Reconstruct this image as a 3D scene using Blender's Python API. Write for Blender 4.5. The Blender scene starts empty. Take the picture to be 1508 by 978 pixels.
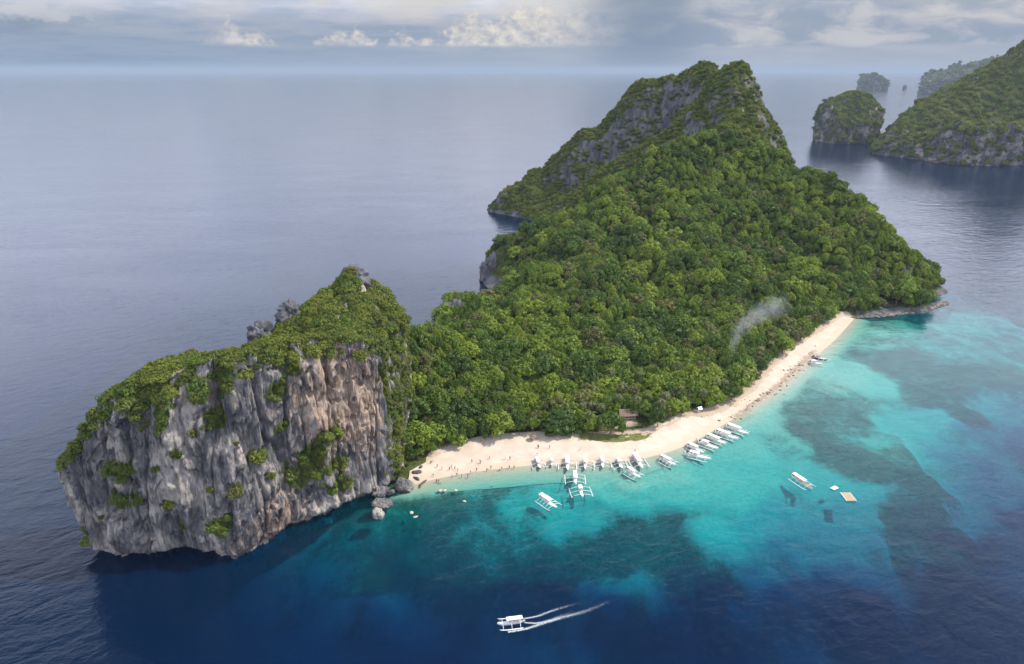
import bpy, bmesh, math, random
import numpy as np
from mathutils import Vector, Matrix

R_ = math.radians
random.seed(7)
rng = np.random.default_rng(7)
scene = bpy.context.scene
col = scene.collection

# ------------------------------------------------------------------ camera
H = 150.0                       # height of the drone above the sea
FPX, CX, CY = 1508 * 24 / 36, 754.0, 489.0
PITCH = math.atan((CY - 103.2) / FPX)
cam_d = bpy.data.cameras.new("camera")
cam_d.sensor_width = 36
cam_d.lens = 24
cam_d.clip_start = 0.5
cam_d.clip_end = 120000
cam = bpy.data.objects.new("camera", cam_d)
col.objects.link(cam)
cam.location = (0, 0, H)
cam.rotation_euler = (math.pi / 2 - PITCH, 0, 0)
scene.camera = cam

# ------------------------------------------------------------------ world
SUN_AZ, SUN_EL = R_(80), R_(50)      # azimuth clockwise from +Y
world = bpy.data.worlds.new("World")
scene.world = world
world.use_nodes = True
wt = world.node_tree
wt.nodes.clear()


class NT:
    """tiny helper for node trees"""
    def __init__(self, tree):
        self.t = tree

    def n(self, typ, **kw):
        nd = self.t.nodes.new(typ)
        for k, v in kw.items():
            setattr(nd, k, v)
        return nd

    def put(self, sock, v):
        if hasattr(v, "is_output"):
            self.t.links.new(v, sock)
        elif v is not None:
            sock.default_value = v

    def math(self, op, a, b=None, c=None, clamp=False):
        nd = self.n("ShaderNodeMath", operation=op, use_clamp=clamp)
        self.put(nd.inputs[0], a)
        if b is not None:
            self.put(nd.inputs[1], b)
        if c is not None:
            self.put(nd.inputs[2], c)
        return nd.outputs[0]

    def mix(self, fac, a, b, blend="MIX"):
        nd = self.n("ShaderNodeMix", data_type="RGBA", blend_type=blend)
        self.put(nd.inputs[0], fac)
        for s, v in ((nd.inputs[6], a), (nd.inputs[7], b)):
            if isinstance(v, tuple) and len(v) == 3:
                v = (*v, 1)
            self.put(s, v)
        return nd.outputs[2]

    def step(self, v, lo, hi, a=0.0, b=1.0):
        nd = self.n("ShaderNodeMapRange", interpolation_type="SMOOTHSTEP")
        self.put(nd.inputs[0], v)
        self.put(nd.inputs[1], lo)
        self.put(nd.inputs[2], hi)
        self.put(nd.inputs[3], a)
        self.put(nd.inputs[4], b)
        return nd.outputs[0]

    def noise(self, vec, scale, detail=4, rough=0.55, dist=0.0, lac=2.0):
        nd = self.n("ShaderNodeTexNoise")
        if vec is not None:
            self.put(nd.inputs["Vector"], vec)
        nd.inputs["Scale"].default_value = scale
        nd.inputs["Detail"].default_value = detail
        nd.inputs["Roughness"].default_value = rough
        nd.inputs["Lacunarity"].default_value = lac
        nd.inputs["Distortion"].default_value = dist
        return nd.outputs[0]

    def comb(self, x, y, z):
        nd = self.n("ShaderNodeCombineXYZ")
        for s, v in zip(nd.inputs, (x, y, z)):
            self.put(s, v)
        return nd.outputs[0]

    def vscale(self, vec, s):
        nd = self.n("ShaderNodeVectorMath", operation="MULTIPLY")
        self.put(nd.inputs[0], vec)
        nd.inputs[1].default_value = s
        return nd.outputs[0]


w = NT(wt)
tc = w.n("ShaderNodeTexCoord")
sep = w.n("ShaderNodeSeparateXYZ")
wt.links.new(tc.outputs["Generated"], sep.inputs[0])
dx, dy, dz = sep.outputs
DEG = 57.29578
az = w.math("MULTIPLY", w.math("ARCTAN2", dx, dy), DEG)          # degrees, + to the right
el = w.math("MULTIPLY", w.math("ARCSINE", dz), DEG)
sky = w.n("ShaderNodeTexSky", sky_type="NISHITA")
sky.sun_disc = False
sky.sun_elevation = SUN_EL
sky.sun_rotation = SUN_AZ
sky.air_density = 1.1
sky.dust_density = 2.5
sky.ozone_density = 1.5
K = 10.0                        # everything below is multiplied by the 0.1 background strength
# high grey overcast, seen in perspective over the whole dome
pl = w.math("ADD", w.math("MAXIMUM", dz, 0.0), 0.09)
over = w.comb(w.math("DIVIDE", dx, pl), w.math("DIVIDE", dy, pl), 3.7)
n_over = w.noise(over, 0.55, 6, 0.58, 0.3)
n_over2 = w.noise(w.comb(w.math("DIVIDE", dx, pl), w.math("DIVIDE", dy, pl), 11.0), 1.6, 5, 0.6)
grey = w.mix(w.step(n_over2, 0.32, 0.68), (0.35 * K, 0.42 * K, 0.56 * K), (0.585 * K, 0.59 * K, 0.665 * K))
lift = w.step(el, 2.5, 12.0, 0.9, 4.7)  # added brightening with elevation, mostly above view, to raise the sea's reflections
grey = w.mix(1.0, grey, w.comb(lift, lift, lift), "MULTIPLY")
cover = w.math("ADD", n_over, w.step(el, 14.0, 55.0, 0.10, -0.13))  # cloud thinned overhead, out of view, so near water reflects less
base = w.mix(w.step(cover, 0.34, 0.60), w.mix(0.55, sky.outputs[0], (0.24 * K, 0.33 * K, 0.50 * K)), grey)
# veil of pale air low over the horizon
veil = w.step(el, 0.2, 5.5, 0.8, 0.0)
vcol = w.mix(w.step(az, -30.0, 14.0), (0.23 * K, 0.33 * K, 0.48 * K), (0.42 * K, 0.47 * K, 0.56 * K))
base = w.mix(veil, base, vcol)
# dark cloud bank with a flat base, far to the right
cn = w.noise(w.comb(w.math("MULTIPLY", az, 0.11), w.math("MULTIPLY", el, 0.30), 5.0), 1.0, 7, 0.6, 0.2)
cn2 = w.noise(w.comb(w.math("MULTIPLY", az, 0.26), w.math("MULTIPLY", el, 0.75), 9.0), 1.0, 7, 0.58, 0.4)
bank_l = w.step(w.math("ADD", az, w.math("MULTIPLY", cn, 14.0)), 11.0, 17.0)
bank_b = w.step(w.math("ADD", el, w.math("MULTIPLY", cn2, 0.35)), 1.62, 1.95)
bank = w.math("MULTIPLY", bank_l, bank_b)
bank = w.math("MULTIPLY", bank, w.step(el, 5.0, 9.0, 1.0, 0.0))
bcol = w.mix(w.step(cn2, 0.40, 0.66), (0.30 * K, 0.37 * K, 0.48 * K), (0.60 * K, 0.60 * K, 0.62 * K))
base = w.mix(w.math("MULTIPLY", bank, 0.85), base, bcol)
cream = w.math("MULTIPLY", w.step(cn, 0.40, 0.66), w.math("MULTIPLY", w.step(el, 2.2, 4.2), w.step(el, 7.0, 12.0, 1.0, 0.0)))
cream = w.math("MULTIPLY", cream, w.math("MULTIPLY", w.step(az, -30.0, -8.0, 0.25, 1.0), w.step(az, 6.0, 16.0, 1.0, 0.45)))
base = w.mix(w.math("MULTIPLY", cream, 0.8), base, (0.70 * K, 0.67 * K, 0.63 * K))
# a rain shaft under it
rain = w.math("MULTIPLY", w.step(az, 3.0, 9.5), w.step(az, 10.5, 17.0, 1.0, 0.0))
rain = w.math("MULTIPLY", rain, w.step(el, 5.0, 12.0, 0.8, 0.0))
base = w.mix(rain, base, (0.22 * K, 0.29 * K, 0.41 * K))
# sunlit cumulus standing in a row with flat bottoms
cu_edge = w.math("ADD", w.math("MULTIPLY", w.noise(w.comb(w.math("MULTIPLY", az, 0.22), 2.0, 4.0), 1.0, 2, 0.5), 9.0), -3.9)
cu_edge = w.math("ADD", cu_edge, w.math("MULTIPLY", w.step(az, -9.0, 0.0, 0.0, 1.0), 2.0))
cu_d = w.math("SUBTRACT", cu_edge, w.math("SUBTRACT", el, 1.9))
puff = w.noise(w.comb(w.math("MULTIPLY", az, 0.95), w.math("MULTIPLY", el, 1.2), 1.0), 1.0, 9, 0.58)
cu = w.step(w.math("ADD", cu_d, w.math("MULTIPLY", w.math("SUBTRACT", puff, 0.5), 4.5)), 0.0, 1.0)
cu = w.math("MULTIPLY", cu, w.step(w.math("ADD", el, w.math("MULTIPLY", cn2, 0.4)), 1.75, 2.1))
cu = w.math("MULTIPLY", cu, w.math("MULTIPLY", w.step(az, -24.0, -19.0, 0.0, 1.0), w.step(az, 0.0, 10.0, 1.0, 0.0)))
cu_sh = w.noise(w.comb(w.math("MULTIPLY", az, 0.9), w.math("MULTIPLY", el, 1.3), 7.0), 1.0, 8, 0.62)
cu_c = w.mix(w.step(cu_sh, 0.30, 0.70), (0.44 * K, 0.46 * K, 0.52 * K), (0.95 * K, 0.87 * K, 0.74 * K))
base = w.mix(w.math("MULTIPLY", cu, 0.78), base, cu_c)
# long low cloud far left
cl_c = w.math("ABSOLUTE", w.math("SUBTRACT", w.math("ADD", el, w.math("MULTIPLY", cn2, 1.2)), 4.15))
cl = w.step(w.math("ADD", cl_c, w.math("MULTIPLY", w.math("SUBTRACT", puff, 0.5), -2.2)), 0.15, 0.62, 1.0, 0.0)
cl = w.math("MULTIPLY", cl, w.step(az, -31.5, -27.0, 1.0, 0.0))
base = w.mix(w.math("MULTIPLY", cl, 0.6), base, (0.66 * K, 0.67 * K, 0.69 * K))
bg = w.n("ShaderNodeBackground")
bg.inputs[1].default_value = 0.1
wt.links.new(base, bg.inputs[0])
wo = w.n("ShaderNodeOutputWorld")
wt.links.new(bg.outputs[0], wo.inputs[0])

world.cycles.sampling_method = "MANUAL"
world.cycles.sample_map_resolution = 512

# ------------------------------------------------------------------ sun, exposure
sun_d = bpy.data.lights.new("sun", "SUN")
sun_d.energy = 5.0
sun_d.angle = R_(2.0)
sun_d.color = (1.0, 0.93, 0.82)
sun = bpy.data.objects.new("sun", sun_d)
col.objects.link(sun)
to_sun = Vector((math.sin(SUN_AZ) * math.cos(SUN_EL), math.cos(SUN_AZ) * math.cos(SUN_EL), math.sin(SUN_EL)))
sun.rotation_euler = to_sun.to_track_quat("Z", "Y").to_euler()
sun.location = (300, -200, 600)
scene.view_settings.view_transform = "Standard"
scene.view_settings.look = "None"
scene.view_settings.gamma = 1
scene.view_settings.exposure = -0.02
scene.render.engine = "CYCLES"
cy = scene.cycles
cy.use_denoising = True
cy.max_bounces = 6
cy.diffuse_bounces = 2
cy.glossy_bounces = 2
cy.transmission_bounces = 2
cy.transparent_max_bounces = 8
cy.volume_bounces = 0
cy.volume_step_rate = 2
cy.caustics_reflective = False
cy.caustics_refractive = False
cy.sample_clamp_indirect = 4.0

# ------------------------------------------------------------------ maths helpers
SP, CP = math.sin(PITCH), math.cos(PITCH)


def ray(px, py):
    u, v = px - CX, py - CY
    return u, FPX * CP - v * SP, -FPX * SP - v * CP


def G(px, py, z=0.0):
    """where the sight line through a photograph pixel meets height z"""
    x, y, d = ray(px, py)
    s = (H - z) / -d
    return (x * s, y * s)


def A(px, py, Y):
    """a point on that sight line Y metres ahead"""
    x, y, d = ray(px, py)
    s = Y / y
    return (x * s, Y, H + d * s)


def hash3(ix, iy, iz, seed):
    h = (ix * 374761393 + iy * 668265263 + iz * 2147483647 + seed * 1274126177) & 0xFFFFFFFF
    h = ((h ^ (h >> 13)) * 1274126177) & 0xFFFFFFFF
    h = ((h ^ (h >> 15)) * 2246822519) & 0xFFFFFFFF
    return (h ^ (h >> 16)) & 0xFFFFFFFF


GR = np.array([[1, 1, 0], [-1, 1, 0], [1, -1, 0], [-1, -1, 0], [1, 0, 1], [-1, 0, 1], [1, 0, -1], [-1, 0, -1],
               [0, 1, 1], [0, -1, 1], [0, 1, -1], [0, -1, -1]], float)


def perlin(x, y, z, seed=0):
    x, y, z = np.broadcast_arrays(np.asarray(x, float), np.asarray(y, float), np.asarray(z, float))
    ix, iy, iz = np.floor(x).astype(np.int64), np.floor(y).astype(np.int64), np.floor(z).astype(np.int64)
    fx, fy, fz = x - ix, y - iy, z - iz
    q = lambda t: t * t * t * (t * (t * 6 - 15) + 10)
    ux, uy, uz = q(fx), q(fy), q(fz)
    out = 0
    for a in (0, 1):
        for b in (0, 1):
            for c in (0, 1):
                g = GR[hash3(ix + a, iy + b, iz + c, seed) % 12]
                d = g[..., 0] * (fx - a) + g[..., 1] * (fy - b) + g[..., 2] * (fz - c)
                wgt = (ux if a else 1 - ux) * (uy if b else 1 - uy) * (uz if c else 1 - uz)
                out = out + d * wgt
    return out


def fbm(x, y, z, octv=4, seed=0, gain=0.5, ridged=False):
    s, a, f = 0, 1.0, 1.0
    for o in range(octv):
        n = perlin(np.asarray(x) * f, np.asarray(y) * f, np.asarray(z) * f, seed + o * 17)
        s = s + a * ((0.5 - np.abs(n)) if ridged else n)
        a *= gain
        f *= 2.03
    return s


def sstep(v, a, b):
    t = np.clip((v - a) / (b - a), 0, 1)
    return t * t * (3 - 2 * t)


class TPS:
    def __init__(self, pts, lam=0.0):
        p = np.array(pts, float)
        self.c, z = p[:, :2], p[:, 2]
        n = len(p)
        d = np.linalg.norm(self.c[:, None] - self.c[None], axis=2)
        Km = np.where(d > 0, d * d * np.log(d + 1e-12), 0) + lam * np.eye(n)
        P = np.hstack([np.ones((n, 1)), self.c])
        M = np.zeros((n + 3, n + 3))
        M[:n, :n], M[:n, n:], M[n:, :n] = Km, P, P.T
        self.w = np.linalg.lstsq(M, np.concatenate([z, np.zeros(3)]), rcond=None)[0]

    def __call__(self, x, y):
        x, y = np.asarray(x, float), np.asarray(y, float)
        out = self.w[-3] + self.w[-2] * x + self.w[-1] * y
        for (cx, cy_), wi in zip(self.c, self.w[:-3]):
            r2 = (x - cx) ** 2 + (y - cy_) ** 2
            out = out + wi * 0.5 * r2 * np.log(r2 + 1e-12)
        return out


def poly_dist(x, y, pts):
    """distance to an open polyline and the nearest parameter"""
    best = np.full(np.shape(x), 1e9)
    for (ax, ay), (bx, by) in zip(pts[:-1], pts[1:]):
        ex, ey = bx - ax, by - ay
        t = np.clip(((x - ax) * ex + (y - ay) * ey) / (ex * ex + ey * ey + 1e-9), 0, 1)
        best = np.minimum(best, np.hypot(x - ax - t * ex, y - ay - t * ey))
    return best


def in_poly(x, y, pts):
    inside = np.zeros(np.shape(x), bool)
    n = len(pts)
    for i in range(n):
        ax, ay = pts[i]
        bx, by = pts[(i + 1) % n]
        c = ((ay > y) != (by > y)) & (x < (bx - ax) * (y - ay) / (by - ay + 1e-12) + ax)
        inside ^= c
    return inside


def spline(pts, n, closed=False):
    """Catmull-Rom through pts, n samples evenly spaced by length"""
    p = np.array(pts, float)
    m = len(p)
    out = []
    segs = m if closed else m - 1
    for i in range(segs):
        g = (lambda k: p[k % m]) if closed else (lambda k: p[min(max(k, 0), m - 1)])
        p0, p1, p2, p3 = g(i - 1), g(i), g(i + 1), g(i + 2)
        for t in np.linspace(0, 1, 24, endpoint=False):
            out.append(0.5 * (2 * p1 + (p2 - p0) * t + (2 * p0 - 5 * p1 + 4 * p2 - p3) * t * t
                              + (3 * p1 - p0 - 3 * p2 + p3) * t ** 3))
    out.append(p[0] if closed else p[-1])
    o = np.array(out)
    L = np.concatenate([[0], np.cumsum(np.linalg.norm(np.diff(o[:, :2], axis=0), axis=1))])
    tt = np.linspace(0, L[-1], n + 1)[:-1] if closed else np.linspace(0, L[-1], n)
    return np.stack([np.interp(tt, L, o[:, k]) for k in range(o.shape[1])], axis=1)


# ------------------------------------------------------------------ object helpers
def link(o, parent=None):
    col.objects.link(o)
    if parent is not None:
        o.parent = parent
    return o


def mesh_obj(name, verts, faces, mats, parent=None, smooth=True, attrs=None, midx=None):
    me = bpy.data.meshes.new(name)
    v = np.asarray(verts, np.float32)
    if isinstance(faces, np.ndarray):
        k = faces.shape[1]
        me.vertices.add(len(v))
        me.vertices.foreach_set("co", v.ravel())
        me.loops.add(faces.size)
        me.loops.foreach_set("vertex_index", faces.astype(np.int32).ravel())
        me.polygons.add(len(faces))
        me.polygons.foreach_set("loop_start", np.arange(0, faces.size, k, dtype=np.int32))
        me.update(calc_edges=True)
        me.validate()
    else:
        me.from_pydata(v.tolist(), [], faces)
        me.update()
    for m in (mats if isinstance(mats, (list, tuple)) else [mats]):
        me.materials.append(m)
    if midx is not None:
        me.polygons.foreach_set("material_index", np.asarray(midx, np.int32))
    if smooth:
        me.polygons.foreach_set("use_smooth", np.ones(len(me.polygons), bool))
    for k, a in (attrs or {}).items():
        at = me.attributes.new(k, "FLOAT", "POINT")
        at.data.foreach_set("value", np.asarray(a, np.float32))
    return link(bpy.data.objects.new(name, me), parent)


def grid_faces(nu, nv, closed_u=False):
    i = np.arange(nu if closed_u else nu - 1)
    j = np.arange(nv - 1)
    I, J = np.meshgrid(i, j, indexing="ij")
    I2 = (I + 1) % nu
    return np.stack([I * nv + J, I2 * nv + J, I2 * nv + J + 1, I * nv + J + 1], axis=-1).reshape(-1, 4)


def tag(o, label=None, cat=None, group=None, kind=None):
    for k, v in (("label", label), ("category", cat), ("group", group), ("kind", kind)):
        if v:
            o[k] = v
    return o


def empty(name, loc, rz=0.0):
    o = bpy.data.objects.new(name, None)
    o.location = loc
    o.rotation_euler = (0, 0, rz)
    o.empty_display_size = 0.5
    return link(o)


def copy_tree(o, parent=None):
    c = o.copy()
    link(c, parent)
    for ch in list(o.children):
        copy_tree(ch, c)
    return c


class MB:
    """collects simple solids into one mesh"""
    def __init__(self):
        self.v, self.f = [], []

    def box(self, c, s, rz=0.0, rx=0.0):
        M = Matrix.Translation(c) @ Matrix.Rotation(rz, 4, "Z") @ Matrix.Rotation(rx, 4, "X")
        b = len(self.v)
        for x in (-.5, .5):
            for y in (-.5, .5):
                for z in (-.5, .5):
                    self.v.append(tuple(M @ Vector((x * s[0], y * s[1], z * s[2]))))
        self.f += [[b + i for i in q] for q in ((0, 1, 3, 2), (4, 6, 7, 5), (0, 4, 5, 1), (2, 3, 7, 6), (0, 2, 6, 4), (1, 5, 7, 3))]
        return self

    def tube(self, pts, r, n=6):
        pts = [Vector(p) for p in pts]
        rs = r if isinstance(r, (list, tuple)) else [r] * len(pts)
        b = len(self.v)
        for i, p in enumerate(pts):
            t = (pts[min(i + 1, len(pts) - 1)] - pts[max(i - 1, 0)]).normalized()
            a = t.cross(Vector((0, 0, 1)))
            if a.length < 1e-3:
                a = Vector((1, 0, 0))
            a.normalize()
            c = t.cross(a)
            for k in range(n):
                an = 2 * math.pi * k / n
                self.v.append(tuple(p + (a * math.cos(an) + c * math.sin(an)) * rs[i]))
        for i in range(len(pts) - 1):
            for k in range(n):
                k2 = (k + 1) % n
                self.f.append([b + i * n + k, b + i * n + k2, b + (i + 1) * n + k2, b + (i + 1) * n + k])
        self.f.append([b + k for k in range(n)][::-1])
        self.f.append([b + (len(pts) - 1) * n + k for k in range(n)])
        return self

    def sheet(self, rows, thick=0.0):
        """rows of points -> quads; with a thickness it becomes a slab"""
        b = len(self.v)
        nv = len(rows[0])
        nu = len(rows)
        for r in rows:
            self.v += [tuple(p) for p in r]
        top = [[b + i * nv + j, b + i * nv + j + 1, b + (i + 1) * nv + j + 1, b + (i + 1) * nv + j]
               for i in range(nu - 1) for j in range(nv - 1)]
        self.f += top
        if thick:
            c = len(self.v)
            for r in rows:
                self.v += [(p[0], p[1], p[2] - thick) for p in r]
            self.f += [[i - b + c for i in q[::-1]] for q in top]
            rim = [i * nv for i in range(nu)] + [(nu - 1) * nv + j for j in range(1, nv)] + \
                  [i * nv + nv - 1 for i in range(nu - 2, -1, -1)] + [j for j in range(nv - 2, 0, -1)]
            for a, d in zip(rim, rim[1:] + rim[:1]):
                self.f.append([b + a, b + d, c + d, c + a])
        return self

    def build(self, name, mat, parent=None, smooth=False):
        o = mesh_obj(name, self.v, self.f, mat, parent, smooth)
        return o


def cat_name(o):
    return o


# ------------------------------------------------------------------ materials
def new_mat(name):
    m = bpy.data.materials.new(name)
    m.use_nodes = True
    m.node_tree.nodes.clear()
    t = NT(m.node_tree)
    out = t.n("ShaderNodeOutputMaterial")
    return m, t, out


def principled(t, out, colr, rough=0.8, spec=0.3, normal=None):
    b = t.n("ShaderNodeBsdfPrincipled")
    t.put(b.inputs["Base Color"], (*colr, 1) if isinstance(colr, tuple) else colr)
    t.put(b.inputs["Roughness"], rough)
    b.inputs["Specular IOR Level"].default_value = spec
    if normal is not None:
        t.put(b.inputs["Normal"], normal)
    t.t.links.new(b.outputs[0], out.inputs[0])
    return b


def bump(t, h, strength, dist):
    b = t.n("ShaderNodeBump")
    b.inputs["Strength"].default_value = strength
    b.inputs["Distance"].default_value = dist
    t.put(b.inputs["Height"], h)
    return b.outputs[0]


def simple(name, c, rough=0.6, var=0.12, scale=3.0, spec=0.3):
    m, t, out = new_mat(name)
    tcn = t.n("ShaderNodeTexCoord").outputs["Object"]
    n = t.noise(tcn, scale, 4, 0.6)
    cc = t.mix(t.step(n, 0.3, 0.7), tuple(x * (1 - var) for x in c), tuple(min(1, x * (1 + var)) for x in c))
    principled(t, out, cc, rough, spec)
    return m


def leaf_mat(name, c1, c2, place=0.006):
    """foliage: tone differs from tree to tree and with the place on the hill"""
    m, t, out = new_mat(name)
    oi = t.n("ShaderNodeObjectInfo")
    geo = t.n("ShaderNodeNewGeometry")
    n = t.noise(geo.outputs["Position"], 0.9, 3, 0.6)
    n2 = t.noise(oi.outputs["Location"], 0.03, 3, 0.6)
    f = t.math("ADD", t.math("MULTIPLY", oi.outputs["Random"], 0.75), t.math("MULTIPLY", t.math("SUBTRACT", n, 0.5), 0.5))
    f = t.math("ADD", f, t.math("MULTIPLY", t.math("SUBTRACT", n2, 0.45), 1.2), clamp=True)
    c = t.mix(f, c1, c2)
    dry = t.math("GREATER_THAN", t.math("FRACT", t.math("MULTIPLY", oi.outputs["Random"], 37.7)), 0.975)
    c = t.mix(t.math("MULTIPLY", dry, 0.5), c, (0.13, 0.095, 0.055))
    d = t.n("ShaderNodeBsdfDiffuse")
    t.put(d.inputs[0], c)
    tr = t.n("ShaderNodeBsdfTranslucent")
    t.put(tr.inputs[0], t.mix(0.5, c, (0.16, 0.2, 0.02)))
    mx = t.n("ShaderNodeMixShader")
    mx.inputs[0].default_value = 0.30
    m.node_tree.links.new(d.outputs[0], mx.inputs[1])
    m.node_tree.links.new(tr.outputs[0], mx.inputs[2])
    g = t.n("ShaderNodeBsdfGlossy")
    g.inputs["Roughness"].default_value = 0.5
    mx2 = t.n("ShaderNodeMixShader")
    mx2.inputs[0].default_value = 0.025
    m.node_tree.links.new(mx.outputs[0], mx2.inputs[1])
    m.node_tree.links.new(g.outputs[0], mx2.inputs[2])
    m.node_tree.links.new(mx2.outputs[0], out.inputs[0])
    return m


M = {}
M["leaf_dark"] = leaf_mat("leaf_dark", (0.042, 0.085, 0.012), (0.092, 0.165, 0.018))
M["leaf_mid"] = leaf_mat("leaf_mid", (0.072, 0.130, 0.014), (0.160, 0.235, 0.022))
M["leaf_bright"] = leaf_mat("leaf_bright", (0.115, 0.190, 0.015), (0.245, 0.310, 0.028))
M["leaf_olive"] = leaf_mat("leaf_olive", (0.085, 0.100, 0.025), (0.190, 0.190, 0.052))
M["leaf_shrub"] = leaf_mat("leaf_shrub", (0.070, 0.105, 0.014), (0.200, 0.220, 0.026))
M["leaf_palm"] = leaf_mat("leaf_palm", (0.065, 0.085, 0.025), (0.15, 0.145, 0.045))
M["bark"] = simple("bark", (0.16, 0.12, 0.09), 0.9, 0.3, 4)


def rock_material(name="limestone", tone=1.0):
    m, t, out = new_mat(name)
    pos = t.n("ShaderNodeNewGeometry").outputs["Position"]
    st = t.vscale(pos, (1, 1, 0.16))
    big = t.noise(pos, 0.055, 4, 0.55, 0.3)
    streak = t.noise(st, 0.42, 6, 0.65, 0.6)
    fine = t.noise(st, 1.5, 6, 0.7)
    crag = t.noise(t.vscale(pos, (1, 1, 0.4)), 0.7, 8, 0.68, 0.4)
    warm = t.n("ShaderNodeAttribute", attribute_name="warm").outputs["Fac"]
    c = t.mix(t.step(streak, 0.36, 0.64), (0.105, 0.107, 0.122), (0.285, 0.27, 0.268))
    c = t.mix(t.step(fine, 0.30, 0.68), t.mix(0.5, c, (0.06, 0.06, 0.07)), c)
    c = t.mix(t.math("MULTIPLY", t.step(t.math("ADD", big, t.math("MULTIPLY", fine, 0.3)), 0.60, 0.78), 0.8), c, (0.62, 0.55, 0.48))
    wm = t.math("MULTIPLY", t.step(t.math("ADD", warm, t.math("ADD", t.math("MULTIPLY", t.math("SUBTRACT", streak, 0.5), 2.2), t.math("MULTIPLY", t.math("SUBTRACT", crag, 0.5), 1.6))), 0.34, 0.80), 0.8)
    wc = t.mix(t.step(fine, 0.4, 0.62), (0.38, 0.23, 0.135), (0.60, 0.48, 0.39))
    c = t.mix(wm, c, wc)
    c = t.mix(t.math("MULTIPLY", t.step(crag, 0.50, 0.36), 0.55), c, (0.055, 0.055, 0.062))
    green = t.n("ShaderNodeAttribute", attribute_name="green").outputs["Fac"]
    gm = t.step(t.math("ADD", green, t.math("MULTIPLY", t.math("SUBTRACT", crag, 0.5), 1.6)), 0.45, 0.7)
    gc = t.mix(t.step(fine, 0.35, 0.65), (0.055, 0.075, 0.02), (0.13, 0.14, 0.035))
    c = t.mix(gm, c, gc)
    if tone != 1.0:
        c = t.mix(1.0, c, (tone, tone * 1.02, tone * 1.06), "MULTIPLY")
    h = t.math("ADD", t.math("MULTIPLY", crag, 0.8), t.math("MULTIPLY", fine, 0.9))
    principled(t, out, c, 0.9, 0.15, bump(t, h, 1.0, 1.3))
    return m


M["rock"] = rock_material()
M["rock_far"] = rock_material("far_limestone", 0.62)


def ground_material():
    m, t, out = new_mat("forest_floor")
    pos = t.n("ShaderNodeNewGeometry").outputs["Position"]
    rk = t.n("ShaderNodeAttribute", attribute_name="rock").outputs["Fac"]
    n = t.noise(pos, 0.25, 6, 0.6)
    n2 = t.noise(t.vscale(pos, (1, 1, 0.3)), 0.16, 7, 0.66, 0.4)
    fine = t.noise(pos, 1.1, 6, 0.65)
    c = t.mix(t.step(n, 0.35, 0.65), (0.035, 0.048, 0.015), (0.085, 0.10, 0.026))
    sand = t.n("ShaderNodeAttribute", attribute_name="sand").outputs["Fac"]
    c = t.mix(t.step(t.math("ADD", sand, t.math("MULTIPLY", t.math("SUBTRACT", n, 0.5), 0.7)), 0.4, 0.7), c, (0.46, 0.36, 0.27))
    rc = t.mix(t.step(n2, 0.36, 0.66), (0.045, 0.050, 0.055), (0.145, 0.145, 0.145))
    warm = t.n("ShaderNodeAttribute", attribute_name="warm").outputs["Fac"]
    rc = t.mix(t.math("MULTIPLY", warm, t.step(n2, 0.4, 0.55)), rc, (0.50, 0.35, 0.27))
    rm = t.step(t.math("ADD", rk, t.math("MULTIPLY", t.math("SUBTRACT", n2, 0.5), 1.9)), 0.5, 0.8)
    c = t.mix(rm, c, rc)
    h = t.math("ADD", n2, t.math("MULTIPLY", fine, 0.5))
    principled(t, out, c, 0.92, 0.1, bump(t, h, 0.8, 1.2))
    return m


M["ground"] = ground_material()


def sand_material():
    m, t, out = new_mat("sand")
    pos = t.n("ShaderNodeNewGeometry").outputs["Position"]
    sepz = t.n("ShaderNodeSeparateXYZ")
    t.put(sepz.inputs[0], pos)
    n = t.noise(pos, 0.18, 5, 0.6)
    fine = t.noise(pos, 2.2, 5, 0.65)
    c = t.mix(t.step(n, 0.3, 0.7), (0.52, 0.42, 0.335), (0.61, 0.51, 0.415))
    c = t.mix(t.math("MULTIPLY", t.step(fine, 0.55, 0.72), 0.25), c, (0.40, 0.30, 0.21))
    wet = t.step(t.math("ADD", sepz.outputs[2], t.math("MULTIPLY", t.math("SUBTRACT", n, 0.5), 0.35)), 0.22, 0.75, 1.0, 0.0)
    c = t.mix(t.math("MULTIPLY", wet, 0.75), c, (0.50, 0.415, 0.305))
    stony = t.n("ShaderNodeAttribute", attribute_name="stony").outputs["Fac"]
    sn = t.noise(pos, 0.55, 6, 0.7)
    c = t.mix(t.math("MULTIPLY", t.step(t.math("ADD", stony, t.math("MULTIPLY", t.math("SUBTRACT", sn, 0.5), 2.2)), 0.55, 0.95), 0.75), c, (0.26, 0.20, 0.155))
    weed = t.n("ShaderNodeAttribute", attribute_name="weed").outputs["Fac"]
    c = t.mix(t.step(t.math("ADD", weed, t.math("MULTIPLY", t.math("SUBTRACT", sn, 0.5), 0.9)), 0.5, 0.8), c, (0.14, 0.15, 0.045))
    principled(t, out, c, 0.9, 0.2, bump(t, fine, 0.35, 0.15))
    return m


M["sand"] = sand_material()


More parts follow.
